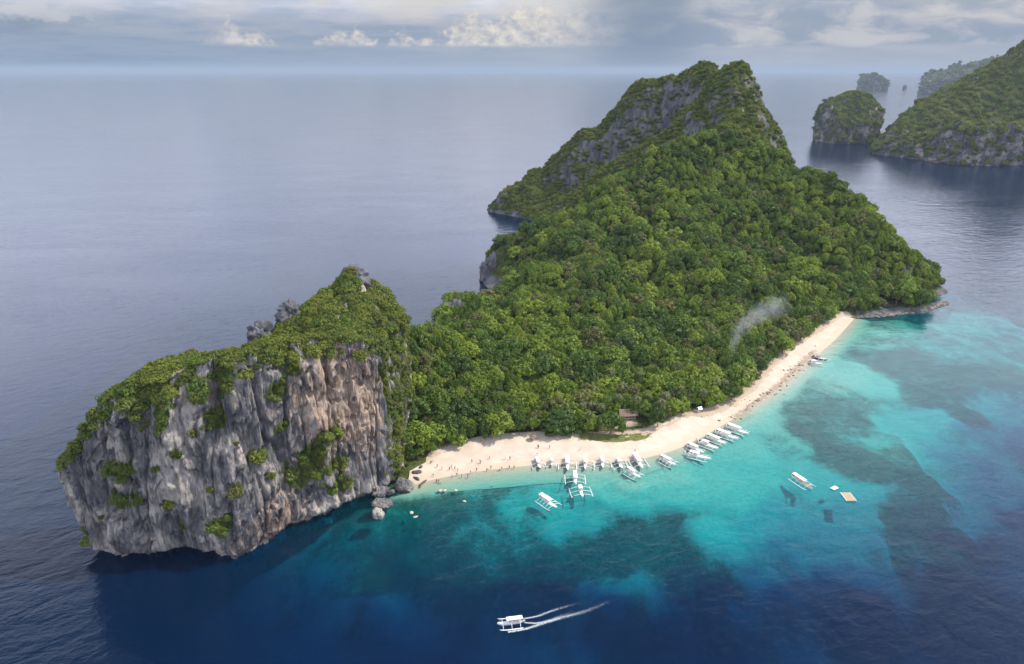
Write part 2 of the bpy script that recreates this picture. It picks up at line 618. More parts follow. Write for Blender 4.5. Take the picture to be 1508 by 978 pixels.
def seabed_material():
    m, t, out = new_mat("seabed")
    pos = t.n("ShaderNodeNewGeometry").outputs["Position"]
    reef = t.n("ShaderNodeAttribute", attribute_name="reef").outputs["Fac"]
    flat = t.vscale(pos, (1, 1, 0))
    n1 = t.noise(flat, 0.075, 6, 0.62, 0.6)
    n2 = t.noise(flat, 0.46, 7, 0.78, 0.3)
    f = t.math("ADD", reef, t.math("MULTIPLY", t.math("SUBTRACT", n1, 0.5), 1.1))
    f = t.math("ADD", f, t.math("MULTIPLY", t.math("SUBTRACT", n2, 0.5), 1.5))
    mk = t.step(f, 0.16, 0.84)
    n3 = t.noise(flat, 1.1, 4, 0.7)
    sand = t.mix(t.step(t.math("ADD", n2, t.math("MULTIPLY", n3, 0.5)), 0.55, 0.95), (0.38, 0.37, 0.285), (0.54, 0.515, 0.41))
    rc = t.mix(t.step(n2, 0.35, 0.65), (0.045, 0.054, 0.042), (0.14, 0.135, 0.10))
    principled(t, out, t.mix(mk, sand, rc), 0.95, 0.0)
    return m


M["seabed"] = seabed_material()


def water_material():
    m, t, out = new_mat("sea_water")
    pos = t.n("ShaderNodeNewGeometry").outputs["Position"]
    d = t.n("ShaderNodeAttribute", attribute_name="depth").outputs["Fac"]
    ex = lambda k: t.math("POWER", 2.718, t.math("MULTIPLY", d, -k))
    T = t.comb(ex(0.52), ex(0.072), ex(0.042))
    tr = t.n("ShaderNodeBsdfTransparent")
    t.put(tr.inputs[0], T)
    df = t.n("ShaderNodeBsdfDiffuse")
    deep = t.mix(t.math("SUBTRACT", 1.0, ex(0.06)), t.mix(t.math("SUBTRACT", 1.0, ex(0.25)), (0, 0, 0), (0.0, 0.020, 0.023)), (0.0003, 0.0080, 0.028))
    t.put(df.inputs[0], deep)
    add = t.n("ShaderNodeAddShader")
    t.t.links.new(tr.outputs[0], add.inputs[0])
    t.t.links.new(df.outputs[0], add.inputs[1])
    rot = t.n("ShaderNodeMapping")
    t.put(rot.inputs[0], pos)
    rot.inputs["Rotation"].default_value = (0, 0, R_(-24))
    rp = t.vscale(rot.outputs[0], (0.55, 1.0, 0.0))
    w1 = t.noise(rp, 0.16, 3, 0.5, 0.6)
    w2 = t.noise(rp, 0.55, 4, 0.6, 0.3)
    w3 = t.noise(rp, 2.2, 2, 0.5)
    gust = t.noise(t.vscale(pos, (0.5, 1.2, 0)), 0.012, 4, 0.6, 0.4)
    hgt = t.math("ADD", t.math("MULTIPLY", w1, 1.0), t.math("ADD", t.math("MULTIPLY", w2, 0.42), t.math("MULTIPLY", w3, 0.07)))
    hgt = t.math("MULTIPLY", hgt, t.step(gust, 0.3, 0.7, 0.75, 1.25))
    nb = bump(t, hgt, 1.0, 0.34)
    gl = t.n("ShaderNodeBsdfGlossy", distribution="MULTI_GGX")
    gl.inputs["Roughness"].default_value = 0.10
    t.put(gl.inputs["Normal"], nb)
    fr = t.n("ShaderNodeFresnel")
    fr.inputs[0].default_value = 1.33
    t.put(fr.inputs["Normal"], bump(t, hgt, 1.0, 0.16))
    fac = t.math("MINIMUM", fr.outputs[0], 0.8)
    mx = t.n("ShaderNodeMixShader")
    t.put(mx.inputs[0], fac)
    t.t.links.new(add.outputs[0], mx.inputs[1])
    t.t.links.new(gl.outputs[0], mx.inputs[2])
    t.t.links.new(mx.outputs[0], out.inputs[0])
    return m


M["water"] = water_material()

# ------------------------------------------------------------------ coast lines
WATERLINE = [G(*p) for p in ((600, 716), (617, 712), (650, 704), (700, 695), (780, 686), (850, 683), (930, 678), (1000, 660), (1060, 629),
                             (1112, 597), (1152, 569), (1190, 534), (1226, 504), (1246, 483), (1258, 469))]
VEGLINE = [G(*p) for p in ((604, 696), (617, 693), (655, 672), (715, 657), (785, 651), (850, 650), (915, 652), (965, 644), (1008, 621), (1046, 616),
                           (1082, 600), (1112, 576), (1140, 546), (1170, 517), (1203, 496), (1232, 474), (1243, 467))]
BEACH_POLY = WATERLINE + VEGLINE[::-1]

# ------------------------------------------------------------------ terrain of the main island
TREE_H = 6.0
cps = []


def cp(px, py, Y, dz=0.0):
    x, y, z = A(px, py, Y)
    cps.append((x, y, z + dz))


for p in WATERLINE:
    cps.append((*p, -1.6))
for p in VEGLINE:
    cps.append((*p, 1.2))
for px, py in ((640, 740), (760, 730), (880, 740), (1000, 730), (1100, 680), (1180, 630), (1250, 560), (1300, 510)):
    cps.append((*G(px, py), -9.0))
# slopes (canopy level in the photograph, ground TREE_H lower)
for rows in (
    [(900, 600, 280), (900, 550, 305), (900, 500, 336), (900, 450, 376), (900, 400, 422), (900, 350, 478), (900, 300, 533), (900, 268, 562)],
    [(1050, 550, 311), (1050, 500, 346), (1050, 450, 388), (1050, 400, 433), (1050, 350, 486), (1050, 300, 538), (1050, 250, 585), (1045, 200, 622)],
    [(1200, 450, 408), (1200, 400, 443), (1200, 350, 483), (1200, 300, 528), (1205, 262, 558)],
    [(1130, 480, 375), (1130, 420, 422), (1130, 350, 486), (1130, 300, 532), (1130, 240, 590)],
    [(1300, 435, 440), (1300, 390, 466), (1300, 350, 490), (1300, 322, 508)],
    [(1360, 430, 458), (1362, 405, 470), (1350, 372, 484)],
    [(780, 600, 280), (780, 550, 305), (780, 500, 336), (780, 450, 380), (780, 400, 432), (785, 352, 508)],
    [(690, 600, 277), (690, 550, 302), (690, 505, 330)],
    [(630, 640, 250), (620, 580, 272), (620, 520, 296), (625, 478, 318)],
    [(840, 312, 536), (950, 238, 585), (1000, 212, 604)],
    [(720, 440, 440), (740, 395, 490)],
):
    for px, py, Y in rows:
        cp(px, py, Y, -TREE_H)
# the rise under the pink cliff, and the three ridges of the peak
for px, py, Y in ((1090, 196, 634), (1040, 196, 628)):
    cp(px, py, Y, -4)
for px, py, Y in ((1096, 112, 690), (1070, 118, 694), (1040, 146, 700), (1010, 168, 702), (960, 204, 703), (900, 244, 703), (840, 288, 701), (812, 315, 700)):
    cp(px, py, Y, 1)
for px, py, Y in ((760, 276, 770), (800, 250, 780), (850, 198, 786), (900, 160, 786), (950, 129, 784), (1000, 107, 778), (1040, 96, 768), (1062, 101, 755)):
    cp(px, py, Y, -2)
for px, py, Y, d in ((850, 260, 742, -24), (900, 225, 742, -27), (950, 190, 742, -28), (1000, 150, 740, -24), (1040, 122, 735, -12)):
    cp(px, py, Y, d)
for px, py, Y, d in ((860, 300, 640, -22), (920, 265, 648, -28), (980, 225, 656, -28), (1030, 190, 664, -20)):
    cp(px, py, Y, d)
for px, py, Y in ((738, 299, 765), (746, 287, 768)):
    cp(px, py, Y, -1)
cps += [(25, 703, -1), (10, 690, -9), (-17, 762, -2), (-22, 757, -9), (-12, 769, 20), (-14, 780, 14), (0, 735, -6), (-30, 800, -2), (30, 850, 2), (150, 885, 5), (300, 820, 5),
        (-40, 770, -10), (60, 900, -8), (200, 930, -8), (340, 850, -8), (180, 800, 120), (100, 820, 70)]
# right hand flank of the peak and the far shore behind the shoulder
for px, py, Y, d in ((1160, 218, 690, -2), (1140, 168, 692, -2), (1118, 125, 692, -2), (1165, 245, 640, -4)):
    cp(px, py, Y, d)
cps += [(292, 690, 30), (318, 700, -2), (340, 700, -10), (300, 620, 25), (335, 620, -3), (360, 610, -10), (312, 545, 8), (335, 540, -5), (318, 500, -1),
        (345, 480, -9), (309, 463, -1), (325, 450, -8), (360, 540, -10)]
for px, py in ((1262, 468), (1300, 467), (1350, 463), (1380, 455)):
    x, y = G(px, py)
    cps.append((x, y, -0.6))
    cps.append((x - 2, y + 7, 3.0))
# ragged back shore toward the head
cps += [(-20, 506, -1), (-30, 500, -8), (-14, 500, 13), (-17, 508, 11), (-48, 413, 2), (-46, 408, 6), (-40, 430, 5), (-62, 415, -8), (-30, 460, 0), (-44, 470, -9), (-45, 380, 2),
        (-35, 380, 10), (-70, 360, -8), (-60, 330, 4), (-48, 330, 22), (-85, 310, -8), (-10, 560, -2), (-25, 560, -9), (10, 620, -2), (-8, 620, -9), (-10, 505, 17),
        (-100, 420, -10), (-90, 520, -10), (-70, 640, -10), (-60, 720, -10), (0, 380, 12), (-15, 400, 8)]
terrain_tps = TPS(cps, 3.0)


def terrain(x, y):
    z = terrain_tps(x, y)
    hill = sstep(z, 3, 18)
    peak = sstep(y + 0.25 * x, 655, 705) * sstep(z, 4, 25)
    z = z + hill * (12.0 * fbm(x / 58, y / 80, 0.0, 2, 3) + 11.0 * (fbm(x / 46 + y / 260, y / 150, 7.0, 2, 12, 0.5, True) - 0.42) + 4.5 * fbm(x / 24, y / 24, 4.0, 2, 6))
    z = z + peak * (6.0 * fbm(x / 34, y / 34, 1.7, 5, 11, 0.55) + 4.0 * (fbm(x / 15, y / 15, 2.7, 3, 5, 0.5, True) - 0.3))
    land = sstep(poly_dist(x, y, VEGLINE), 62, 45) * in_poly(x, y, VEGLINE + [(215, 470), (120, 420), (0, 345), (-36, 290)])
    z = np.where(land > 0.01, np.maximum(z, 1.9 * land + 0.02 * poly_dist(x, y, VEGLINE)), z)
    return z


gx = np.arange(-110, 372, 2.0)
gy = np.arange(215, 940, 2.0)
GX, GY = np.meshgrid(gx, gy, indexing="ij")
GZ = terrain(GX, GY)
bd = poly_dist(GX, GY, VEGLINE)
# seaward of the vegetation line the ground dips under the beach sheet
inb = in_poly(GX, GY, BEACH_POLY)
GZ = np.where(inb, np.minimum(GZ, 1.0 - 0.10 * bd) - 0.5, GZ)
gzx, gzy = np.gradient(GZ, 2.0)
SLOPE = np.hypot(gzx, gzy)
# lowland kept low behind the trees of the beach
rock_a = sstep(SLOPE + 0.5 * fbm(GX / 16, GY / 16, 0, 3, 8), 1.15, 1.9)
shore_rock = sstep(GZ, 4.5, 1.0) * (GX > 224) + sstep(GZ, 9, 3) * (GX < 12) * (GY > 330)
rock_a = np.clip(rock_a + shore_rock, 0, 1)
xw, yw, _ = A(1102, 186, 650)
warm_a = np.exp(-(((GX - xw) / 10) ** 2 + ((GY - yw) / 26) ** 2))
sand_a = np.exp(-(bd / 7.0) ** 2) * sstep(GZ, 4.5, 2.0) * (GX > -35)
x0, y0 = G(905, 628)
sand_a = np.maximum(sand_a, np.exp(-(((GX - x0) / 12) ** 2 + ((GY - y0) / 7) ** 2)))
nu, nv = GX.shape
F = grid_faces(nu, nv)
keep = (GZ.ravel()[F].max(axis=1) > -4)
F = F[keep]
used = np.unique(F)
remap = -np.ones(nu * nv, int)
remap[used] = np.arange(len(used))
# steep rock is pushed sideways a little so that it has buttresses
hn = np.stack([-gzx, -gzy], -1) / (SLOPE[..., None] + 0.2)
push = sstep(SLOPE, 0.7, 1.5) * 3.0 * fbm(GX / 9, GY / 9, GZ / 22, 3, 21)
PX, PY = GX + hn[..., 0] * push, GY + hn[..., 1] * push
V = np.stack([PX, PY, GZ], -1).reshape(-1, 3)
isl = mesh_obj("forested_island", V[used], remap[F], M["ground"], attrs={
    "rock": rock_a.ravel()[used], "warm": warm_a.ravel()[used], "sand": sand_a.ravel()[used]})
tag(isl, "steep forested limestone island hill rising behind the white beach", "island", kind="structure")


def tz(x, y):
    """terrain height by bilinear lookup"""
    x, y = np.asarray(x, float), np.asarray(y, float)
    fi = np.clip((x - gx[0]) / 2.0, 0, nu - 1.001)
    fj = np.clip((y - gy[0]) / 2.0, 0, nv - 1.001)
    i, j = fi.astype(int), fj.astype(int)
    a, b = fi - i, fj - j
    return GZ[i, j] * (1 - a) * (1 - b) + GZ[i + 1, j] * a * (1 - b) + GZ[i, j + 1] * (1 - a) * b + GZ[i + 1, j + 1] * a * b


def tlook(arr, x, y):
    i = np.clip(((np.asarray(x) - gx[0]) / 2.0).round().astype(int), 0, nu - 1)
    j = np.clip(((np.asarray(y) - gy[0]) / 2.0).round().astype(int), 0, nv - 1)
    return arr[i, j]


# ------------------------------------------------------------------ sea depth
DEP = []
for s in """640,708,.7,0 720,701,.7,0 800,695,.9,0 870,693,.9,0 930,700,1.3,0 650,727,4,.85 720,713,3.0,.8 780,703,2.4,.55 600,760,9,.85 680,760,7,.62 740,740,4.5,.35
760,762,4.8,.3 800,740,3.6,.2 850,760,4.5,.25 700,790,8,.65 900,720,2.4,.12 950,740,3.2,.2 1000,720,2.6,.1 1000,690,1.6,.02 1060,700,2.4,.05 1100,660,2,.15
860,792,7,.9 940,772,6,1 1010,757,6,1 1000,800,7.5,1 1060,815,9,.9 900,808,8,.9 800,800,9,.75 930,828,8,.0 965,838,9,.1 880,832,10,.1 950,855,13,.8 1075,803,7,.1
540,848,11,0 505,848,17,.1 600,862,18,.1 700,842,13,.6 800,850,15,.7 860,885,22,0 700,885,26,0 1000,862,18,.4 1100,850,17,.2 1040,768,3.8,0 1062,785,4.4,0 1100,730,3.2,0
1150,760,7,0 1178,711,4.4,0 1130,700,3,.05 1180,680,3.2,.2 1200,740,8,0 1250,760,9,0 1300,770,8.5,0 1312,742,7,.05 1280,710,5.5,0 1230,700,4.6,0 1220,800,12,0 1150,820,14,.1
1280,800,13,.2 1300,850,19,.2 1130,620,1.5,.15 1180,600,1.8,.72 1200,630,2.3,.85 1250,620,2.8,.7 1160,650,2.3,.42 1230,660,3,.9 1280,680,4,.9 1320,690,5.5,.95 1350,740,9,1
1350,705,7,1 1400,760,13,.9 1350,790,13,.9 1300,655,3,.75 1260,590,2.3,.68 1280,640,3.3,.3 1220,550,1.5,.1 1260,547,1.7,.05 1310,562,2.3,.1 1200,562,1.4,.5 1340,620,4.2,0
1380,650,7.5,0 1420,680,13,0 1380,612,5,0 1450,640,13,0 1500,600,13,0 1470,585,9,.2 1508,660,20,0 1450,720,15,.2 1430,800,26,.1 1508,760,26,0 1280,500,1.6,.45 1270,482,1.2,.3
1300,476,1.6,.5 1330,520,2.8,.85 1400,560,4,.9 1450,545,4,.8 1350,570,3.6,.8 1300,530,2.2,.75 1420,588,6,.9 1400,500,3.6,.55 1500,500,5,.6 1450,460,5,.5 1400,470,4,.5
1455,592,6.5,.5 1420,400,34,.3 1480,350,36,0 1508,420,30,.2 1480,400,34,0 1440,425,16,.6 1480,440,14,.7 1508,450,13,.7 1450,440,10,.6 360,850,30,0 450,820,18,.4 520,775,11,.6 565,765,7,.7 120,850,32,0 0,900,35,0 250,940,35,0 600,940,35,0
1000,940,35,0 1450,930,35,0 0,600,35,0 200,400,35,0 600,430,35,0 700,430,30,0 760,345,30,0 740,350,30,0 1300,300,35,0 1508,300,35,0 620,740,6,.9 480,890,32,0 560,892,30,0 420,872,30,0 640,895,30,0 780,892,28,0 900,905,32,0 1030,892,30,0 1130,882,28,0 1200,870,26,0 1250,905,32,0 1380,860,32,0 560,800,12,.85 620,800,11,.9 660,825,13,.85 640,770,8,.85 590,730,6,.9 740,812,10,.85 840,815,9,.9 500,820,16,.6 790,778,6.5,.55 720,770,6,.5 1180,790,9,0 980,820,8,.6 1045,835,12,.8 1110,800,7,.15""".split():
    a, b, c, d = s.split(",")
    DEP.append((*G(float(a), float(b)), float(c), float(d)))
for x, y in ((-300, 100), (-300, 500), (-200, 800), (0, 1000), (300, 1000), (500, 800), (600, 500), (500, 200), (200, 60), (-100, 60), (0, -50), (450, 650)):
    DEP.append((x, y, 35.0, 0.0))
DEP = np.array(DEP)


def depth_reef(x, y):
    x, y = np.asarray(x, float), np.asarray(y, float)
    wx = x + 9 * fbm(x / 22, y / 22, 0.3, 3, 31)
    wy = y + 9 * fbm(x / 22, y / 22, 5.3, 3, 32)
    w0 = 1.0 / 42.0 ** 4.4                       # open sea: deep unless a sounding is near
    sw = np.full_like(wx, w0)
    sd = np.full_like(wx, w0 * math.log(38.0))
    sr = np.zeros_like(wx)
    for cx_, cy_, d, r in DEP:
        ww = 1.0 / ((wx - cx_) ** 2 + (wy - cy_) ** 2 + 12.0) ** 2.2
        sw += ww
        sd += ww * math.log(d)
        sr += ww * r
    d, r = np.exp(sd / sw), sr / sw
    ds = poly_dist(x, y, WATERLINE)
    cap = 0.10 + ds * 0.13 + np.maximum(0, ds - 10) * 0.25
    soft = sstep(ds, 3, 11)
    d = np.minimum(d, cap)
    return d, r * soft


xs_c = np.arange(-270, 520, 2.0)
ys_c = np.arange(110, 660, 2.0)
gs = 2.0 * 1.16 ** np.arange(1, 65)
ext = np.cumsum(gs)
ext = ext[ext < 42000]
ext = np.append(ext, 44000)
sx = np.concatenate([xs_c[0] - ext[::-1], xs_c, xs_c[-1] + ext])
sy = np.concatenate([ys_c[0] - ext[ext < 6000][::-1], ys_c, ys_c[-1] + ext])
sy = sy[sy < 40000]
sy = np.append(sy, 40000)
SX, SY = np.meshgrid(sx, sy, indexing="ij")
far = (SX < -268) | (SX > 517) | (SY > 656) | (SY < 112)
SD = np.full(SX.shape, 35.0)
SRF = np.zeros(SX.shape)
SD[~far], SRF[~far] = depth_reef(SX[~far], SY[~far])
sea = mesh_obj("sea", np.stack([SX, SY, np.zeros_like(SX)], -1).reshape(-1, 3), grid_faces(*SX.shape), M["water"],
               smooth=False, attrs={"depth": (SD + 0.055 * np.maximum(0, SD - 10) ** 2).ravel()})
tag(sea, "clear sea, turquoise over the shallows and navy where deep", "sea", kind="structure")
BXg, BYg = np.meshgrid(xs_c, ys_c, indexing="ij")
BD, BR = depth_reef(BXg, BYg)
bz = -BD - 0.06 + BR * 0.25 * np.minimum(BD, 3) * fbm(BXg / 5, BYg / 5, 0, 2, 41)
seabed = mesh_obj("seabed", np.stack([BXg, BYg, np.minimum(bz, -0.1)], -1).reshape(-1, 3), grid_faces(*BXg.shape), M["seabed"],
                  attrs={"reef": BR.ravel()})
tag(seabed, "pale sand seabed with dark coral reef patches", "seabed", kind="structure")

# ------------------------------------------------------------------ beach sheet
NB, NC = 420, 34
wl = spline(WATERLINE, NB)
vl = spline(VEGLINE, NB)
cr = np.linspace(-0.6, 1.25, NC)
bv = wl[:, None, :] * (1 - cr)[None, :, None] + vl[:, None, :] * cr[None, :, None]
width = np.linalg.norm(vl - wl, axis=1)[:, None]
bx_, by_ = bv[..., 0], bv[..., 1]
dist_w = cr[None] * width
dpt, _ = depth_reef(bx_, by_)
bh = np.where(dist_w < 0, -(0.10 + (-dist_w) * 0.13) + 0.05, np.minimum(dist_w * 0.13, 1.0 + dist_w * 0.06))
bh = bh + 0.10 * fbm(bx_ / 6, by_ / 6, 0, 3, 51) * sstep(dist_w, 0.5, 5)
bh = np.where(cr[None] > 1, np.maximum(bh, tz(bx_, by_) - 0.1 - 2 * (cr[None] - 1)), bh)
t_ = np.arange(NB)[:, None] / NB + 0 * cr[None]
xs0, xs1 = G(1062, 628)[0], G(1208, 515)[0]
stony = sstep(bx_, xs0 - 4, xs0 + 12) * sstep(bx_, xs1 + 6, xs1 - 10) * np.exp(-((cr[None] - 0.18) / 0.33) ** 2)
xg0, xg1 = G(850, 650)[0], G(962, 650)[0]
weed = sstep(bx_, xg0 - 4, xg0 + 4) * sstep(bx_, xg1 + 4, xg1 - 4) * sstep(cr[None] + 0.12 * fbm(bx_ / 7, by_ / 7, 0, 2, 5), 0.78, 0.95)
beach = mesh_obj("beach", np.stack([bx_, by_, bh], -1).reshape(-1, 3), grid_faces(NB, NC), M["sand"],
                 attrs={"stony": stony.ravel(), "weed": weed.ravel()})
tag(beach, "pale pinkish sand beach curving along the wooded shore", "beach", kind="structure")
BTREE_X, BTREE_Y, BTREE_H = bx_, by_, bh


def ground_z(x, y):
    """walkable height: beach sheet near the sand, terrain elsewhere"""
    d2 = (BTREE_X - x) ** 2 + (BTREE_Y - y) ** 2
    k = int(np.argmin(d2))
    if d2.ravel()[k] < 9:
        return max(float(BTREE_H.ravel()[k]), float(tz(x, y)))
    return float(tz(x, y))


# ------------------------------------------------------------------ lofted limestone islands
def loft(name, ring, spine, roof_pts, N, Mw, Kr, amp, scale, undercut=2.4, warm_fn=None, green_fn=None, seed=0, zb=-4.0, lean=0.0, mat=None, wall_green=1.0, rim=0.0):
    r = spline(ring, N, True)
    x, y, zt = r[:, 0], r[:, 1], r[:, 2]
    tx, ty = np.roll(x, -1) - np.roll(x, 1), np.roll(y, -1) - np.roll(y, 1)
    L = np.hypot(tx, ty)
    nx, ny = ty / L, -tx / L
    area = np.sum(x * np.roll(y, -1) - np.roll(x, -1) * y)
    if area < 0:
        nx, ny = -nx, -ny
    sp = spline(spine, 60)
    di = np.hypot(x[:, None] - sp[None, :, 0], y[:, None] - sp[None, :, 1])
    near = sp[np.argmin(di, axis=1)]
    # blur the targets so that neighbouring columns never cross
    for _ in range(max(12, N // 12)):
        near = 0.25 * np.roll(near, 1, 0) + 0.5 * near + 0.25 * np.roll(near, -1, 0)
    fine_sp = spline(spine, 600)
    near = fine_sp[np.argmin(np.hypot(near[:, None, 0] - fine_sp[None, :, 0], near[:, None, 1] - fine_sp[None, :, 1]), axis=1)]
    rp = TPS([(a, b, c) for a, b, c in zip(x[::max(1, N // 70)], y[::max(1, N // 70)], zt[::max(1, N // 70)])] + list(roof_pts), 1.0)
    zt = zt * (1 + rim * fbm(x / (scale * .9), y / (scale * .9), 6.0, 4, seed + 31, .6))
    zt = zt + (1.6 * fbm(x / (scale * .5), y / (scale * .5), 3.1, 4, seed + 4) * amp * 0.8)
    cols = []
    s = np.linspace(0, 1, Mw) ** 0.9
    for k in range(Mw):
        z = zb + (zt - zb) * s[k]
        in_ = undercut * sstep(z, 3.6, 0.6) - 0.0 + lean * s[k] + 2.2 * amp * sstep(s[k], 0.86, 1.0) ** 1.5
        a = x - nx * in_
        b = y - ny * in_
        base = fbm(a / scale, b / scale, z / (scale * 2.2), 4, seed, 0.55)
        fn = fbm(a / 6.0, b / 6.0, z / 46, 4, seed + 50, 0.55)
        flute = 0.25 - np.abs(fn) ** 0.65
        crack = np.exp(-(perlin(a / 13, b / 13, z / 95, seed + 200) / .045) ** 2) + .6 * np.exp(-(perlin(a / 7, b / 7, z / 40, seed + 201) / .05) ** 2)
        cave = sstep(fbm(a / 4.0, b / 4.0, z / 5.0, 2, seed + 170), 0.34, 0.55)
        crag = fbm(a / 3.0, b / 3.0, z / 9.0, 4, seed + 90, 0.6)
        slab = np.round(1.5 * fbm(a / 12, b / 12, z / 26, 2, seed + 130) * 2.2) / 2.2
        off = amp * (3.8 * base + 1.5 * flute + 0.75 * crag + 2.0 * slab - 1.6 * cave - 2.2 * crack * sstep(z, 0, 8))
        cols.append(np.stack([a + nx * off, b + ny * off, z], -1))
    ex_, ey_ = cols[-1][:, 0], cols[-1][:, 1]
    for k in range(1, Kr + 1):
        q = (k / Kr) ** 1.0
        a = ex_ * (1 - q) + near[:, 0] * q
        b = ey_ * (1 - q) + near[:, 1] * q
        bl = sstep(q, 0.0, 0.35)
        z = zt * (1 - bl) + rp(a, b) * bl + amp * (3.6 * fbm(a / 11, b / 11, 0.5, 4, seed + 7, .6) * sstep(q, 0, .3))
        cols.append(np.stack([a, b, z], -1))
    V = np.stack(cols, 1)
    nvv = V.shape[1]
    warm = np.zeros(V.shape[:2]) if warm_fn is None else warm_fn(V)
    gu = np.roll(V, -1, 0) - np.roll(V, 1, 0)
    gv = np.gradient(V, axis=1)
    nrm = np.cross(gu, gv)
    nrm /= np.linalg.norm(nrm, axis=2, keepdims=True) + 1e-9
    if np.mean(nrm[:, -Kr // 2:, 2]) < 0:
        nrm = -nrm
    green = sstep(nrm[..., 2], 0.28, 0.62) * 0.8
    green[:, :int(Mw * .9)] *= wall_green
    if green_fn is not None:
        green = np.maximum(green, green_fn(V, nrm))
    Fc = grid_faces(N, nvv, True)
    if area < 0:
        Fc = Fc[:, ::-1]
    o = mesh_obj(name, V.reshape(-1, 3), Fc, mat or M["rock"], attrs={"warm": warm.ravel(), "green": green.ravel()})
    return o, V, nrm, green


head_ring = [(-137.5, 183.5, 40), (-122, 182, 57), (-104, 182.5, 64), (-90, 183, 68), (-82, 188, 68), (-74, 197, 69), (-62, 208, 67), (-52, 217, 63),
             (-47, 222, 60), (-44, 238, 56), (-43, 252, 58), (-44, 266, 62), (-47, 278, 60), (-58, 287, 62), (-72, 276, 64), (-84, 258, 60), (-92, 243, 58), (-97, 229, 56),
             (-94, 213, 61), (-110, 206, 62), (-128, 201, 54), (-138, 196, 42), (-141.5, 189, 36)]
head_spine = [(-132, 191), (-112, 193), (-92, 195), (-76, 214), (-68, 236), (-61, 256), (-55, 270)]


def head_roof():
    pts = []
    for px, py, Y in ((522, 392, 262), (500, 408, 258), (545, 418, 264), (450, 445, 247), (410, 470, 236), (470, 470, 230), (520, 470, 235), (585, 432, 271), (400, 510, 205), (300, 530, 192),
                      (440, 505, 212)):
        pts.append(A(px, py, Y))
    return [(x, y, z - 2.2) for x, y, z in pts]


def head_warm(V):
    x0, y0, z0 = A(490, 590, 212)
    x1, y1, z1 = A(410, 770, 193)
    x2, y2, z2 = A(300, 570, 184)
    x3, y3, z3 = A(540, 600, 218)
    g = lambda c, r: np.exp(-((V[..., 0] - c[0]) / r[0]) ** 2 - ((V[..., 2] - c[1]) / r[1]) ** 2)
    w_ = 0.85 * g((x0, z0), (11, 20)) + 0.55 * g((x1, z1), (9, 12)) + 0.4 * g((x2, z2), (8, 12)) + 0.5 * g((x3, z3), (6, 25))
    return np.clip(w_ * 1.15 + 0.10, 0, 1)


# where the photograph shows bushes growing on the face: (px, py, radius x, radius z)
FACE_GREEN = [(455, 690, 7, 11), (430, 720, 6, 7), (480, 650, 6, 5), (175, 690, 5, 4), (180, 735, 6, 4), (310, 625, 4, 5), (315, 560, 4, 10), (285, 580, 3, 6), (240, 600, 4, 8),
              (330, 770, 4, 5), (250, 740, 3, 3), (265, 660, 2, 3), (390, 600, 4, 5), (365, 690, 2.5, 3), (420, 560, 4, 4), (500, 720, 5, 5), (300, 520, 6, 6), (380, 550, 4, 4),
              (350, 720, 2, 3), (120, 790, 2.5, 6), (205, 730, 3, 4), (270, 770, 2, 3), (490, 690, 4, 4), (400, 650, 3, 3)]
FG = [(*A(px, py, 183.5 if px < 380 else 183.5 + (px - 380) * 0.2), rx * .85, rz * .85) for px, py, rx, rz in FACE_GREEN]


def head_green(V, nrm):
    g = np.zeros(V.shape[:2])
    front = nrm[..., 1] < 0.3
    for x, y, z, rx, rz in FG:
        g = np.maximum(g, np.exp(-((V[..., 0] - x) / rx) ** 2 - ((V[..., 2] - z) / rz) ** 2) * front)
    # right flank is overgrown from top to bottom
    fl = sstep(V[..., 1], 219, 226) * sstep(V[..., 0], -60, -50)
    g = np.maximum(g, fl * (0.62 + 0.5 * fbm(V[..., 0] / 8, V[..., 1] / 5, V[..., 2] / 20, 3, 88)))
    lefttop = sstep(V[..., 2] + 0.55 * (V[..., 0] + 110) * -1 * 0.0, 54, 62) * sstep(V[..., 0], -95, -112)
    return np.clip(np.maximum(g, lefttop), 0, 1)


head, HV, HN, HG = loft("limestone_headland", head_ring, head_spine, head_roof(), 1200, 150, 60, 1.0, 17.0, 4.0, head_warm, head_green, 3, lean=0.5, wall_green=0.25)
tag(head, "sheer grey and ochre limestone headland standing in the sea", "cliff", kind="structure")

# ---- far islands
def ring_from(pts):
    return [(x, y, z) for x, y, z in pts]


far_objs = []


def far_island(name, label, ring, spine, roof, N, Mw, Kr, amp, scale, seed, lean=0.0):
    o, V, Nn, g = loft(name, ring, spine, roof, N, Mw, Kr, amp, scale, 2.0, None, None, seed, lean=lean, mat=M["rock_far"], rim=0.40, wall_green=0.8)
    tag(o, label, "island", kind="structure")
    far_objs.append((o, V, Nn, g))


far_island("wooded_island", "tall wooded island with a pale cliff foot across the strait",
           [(697, 1364, 18), (715, 1290, 28), (742, 1190, 58), (800, 1172, 66), (870, 1172, 62), (960, 1180, 75), (1100, 1250, 70), (1150, 1500, 80), (1000, 1700, 90), (860, 1620, 42), (768, 1490, 14)],
           [(765, 1350), (820, 1400), (900, 1440), (1000, 1450)],
           [A(1305, 200, 1370), A(1325, 178, 1395), A(1350, 158, 1430), A(1400, 132, 1470), A(1450, 102, 1500), A(1508, 64, 1500), A(1450, 170, 1340), A(1400, 190, 1300), A(1500, 190, 1260), (1060, 1490, 235), A(1350, 200, 1320)],
           520, 50, 60, 2.0, 60, 61, 10)
far_island("rock_stack_island", "round topped green islet with bare left cliff beside the wooded island",
           [(683, 1560, 76), (715, 1530, 50), (760, 1535, 44), (800, 1560, 58), (828, 1600, 62), (815, 1660, 70), (760, 1680, 75), (705, 1640, 70), (682, 1600, 62)],
           [(730, 1600), (760, 1605), (785, 1610)], [A(1275, 138, 1600), A(1250, 143, 1605), A(1262, 139, 1605), A(1292, 155, 1600), A(1228, 152, 1600), A(1250, 175, 1570)],
           300, 44, 34, 1.7, 45, 71)
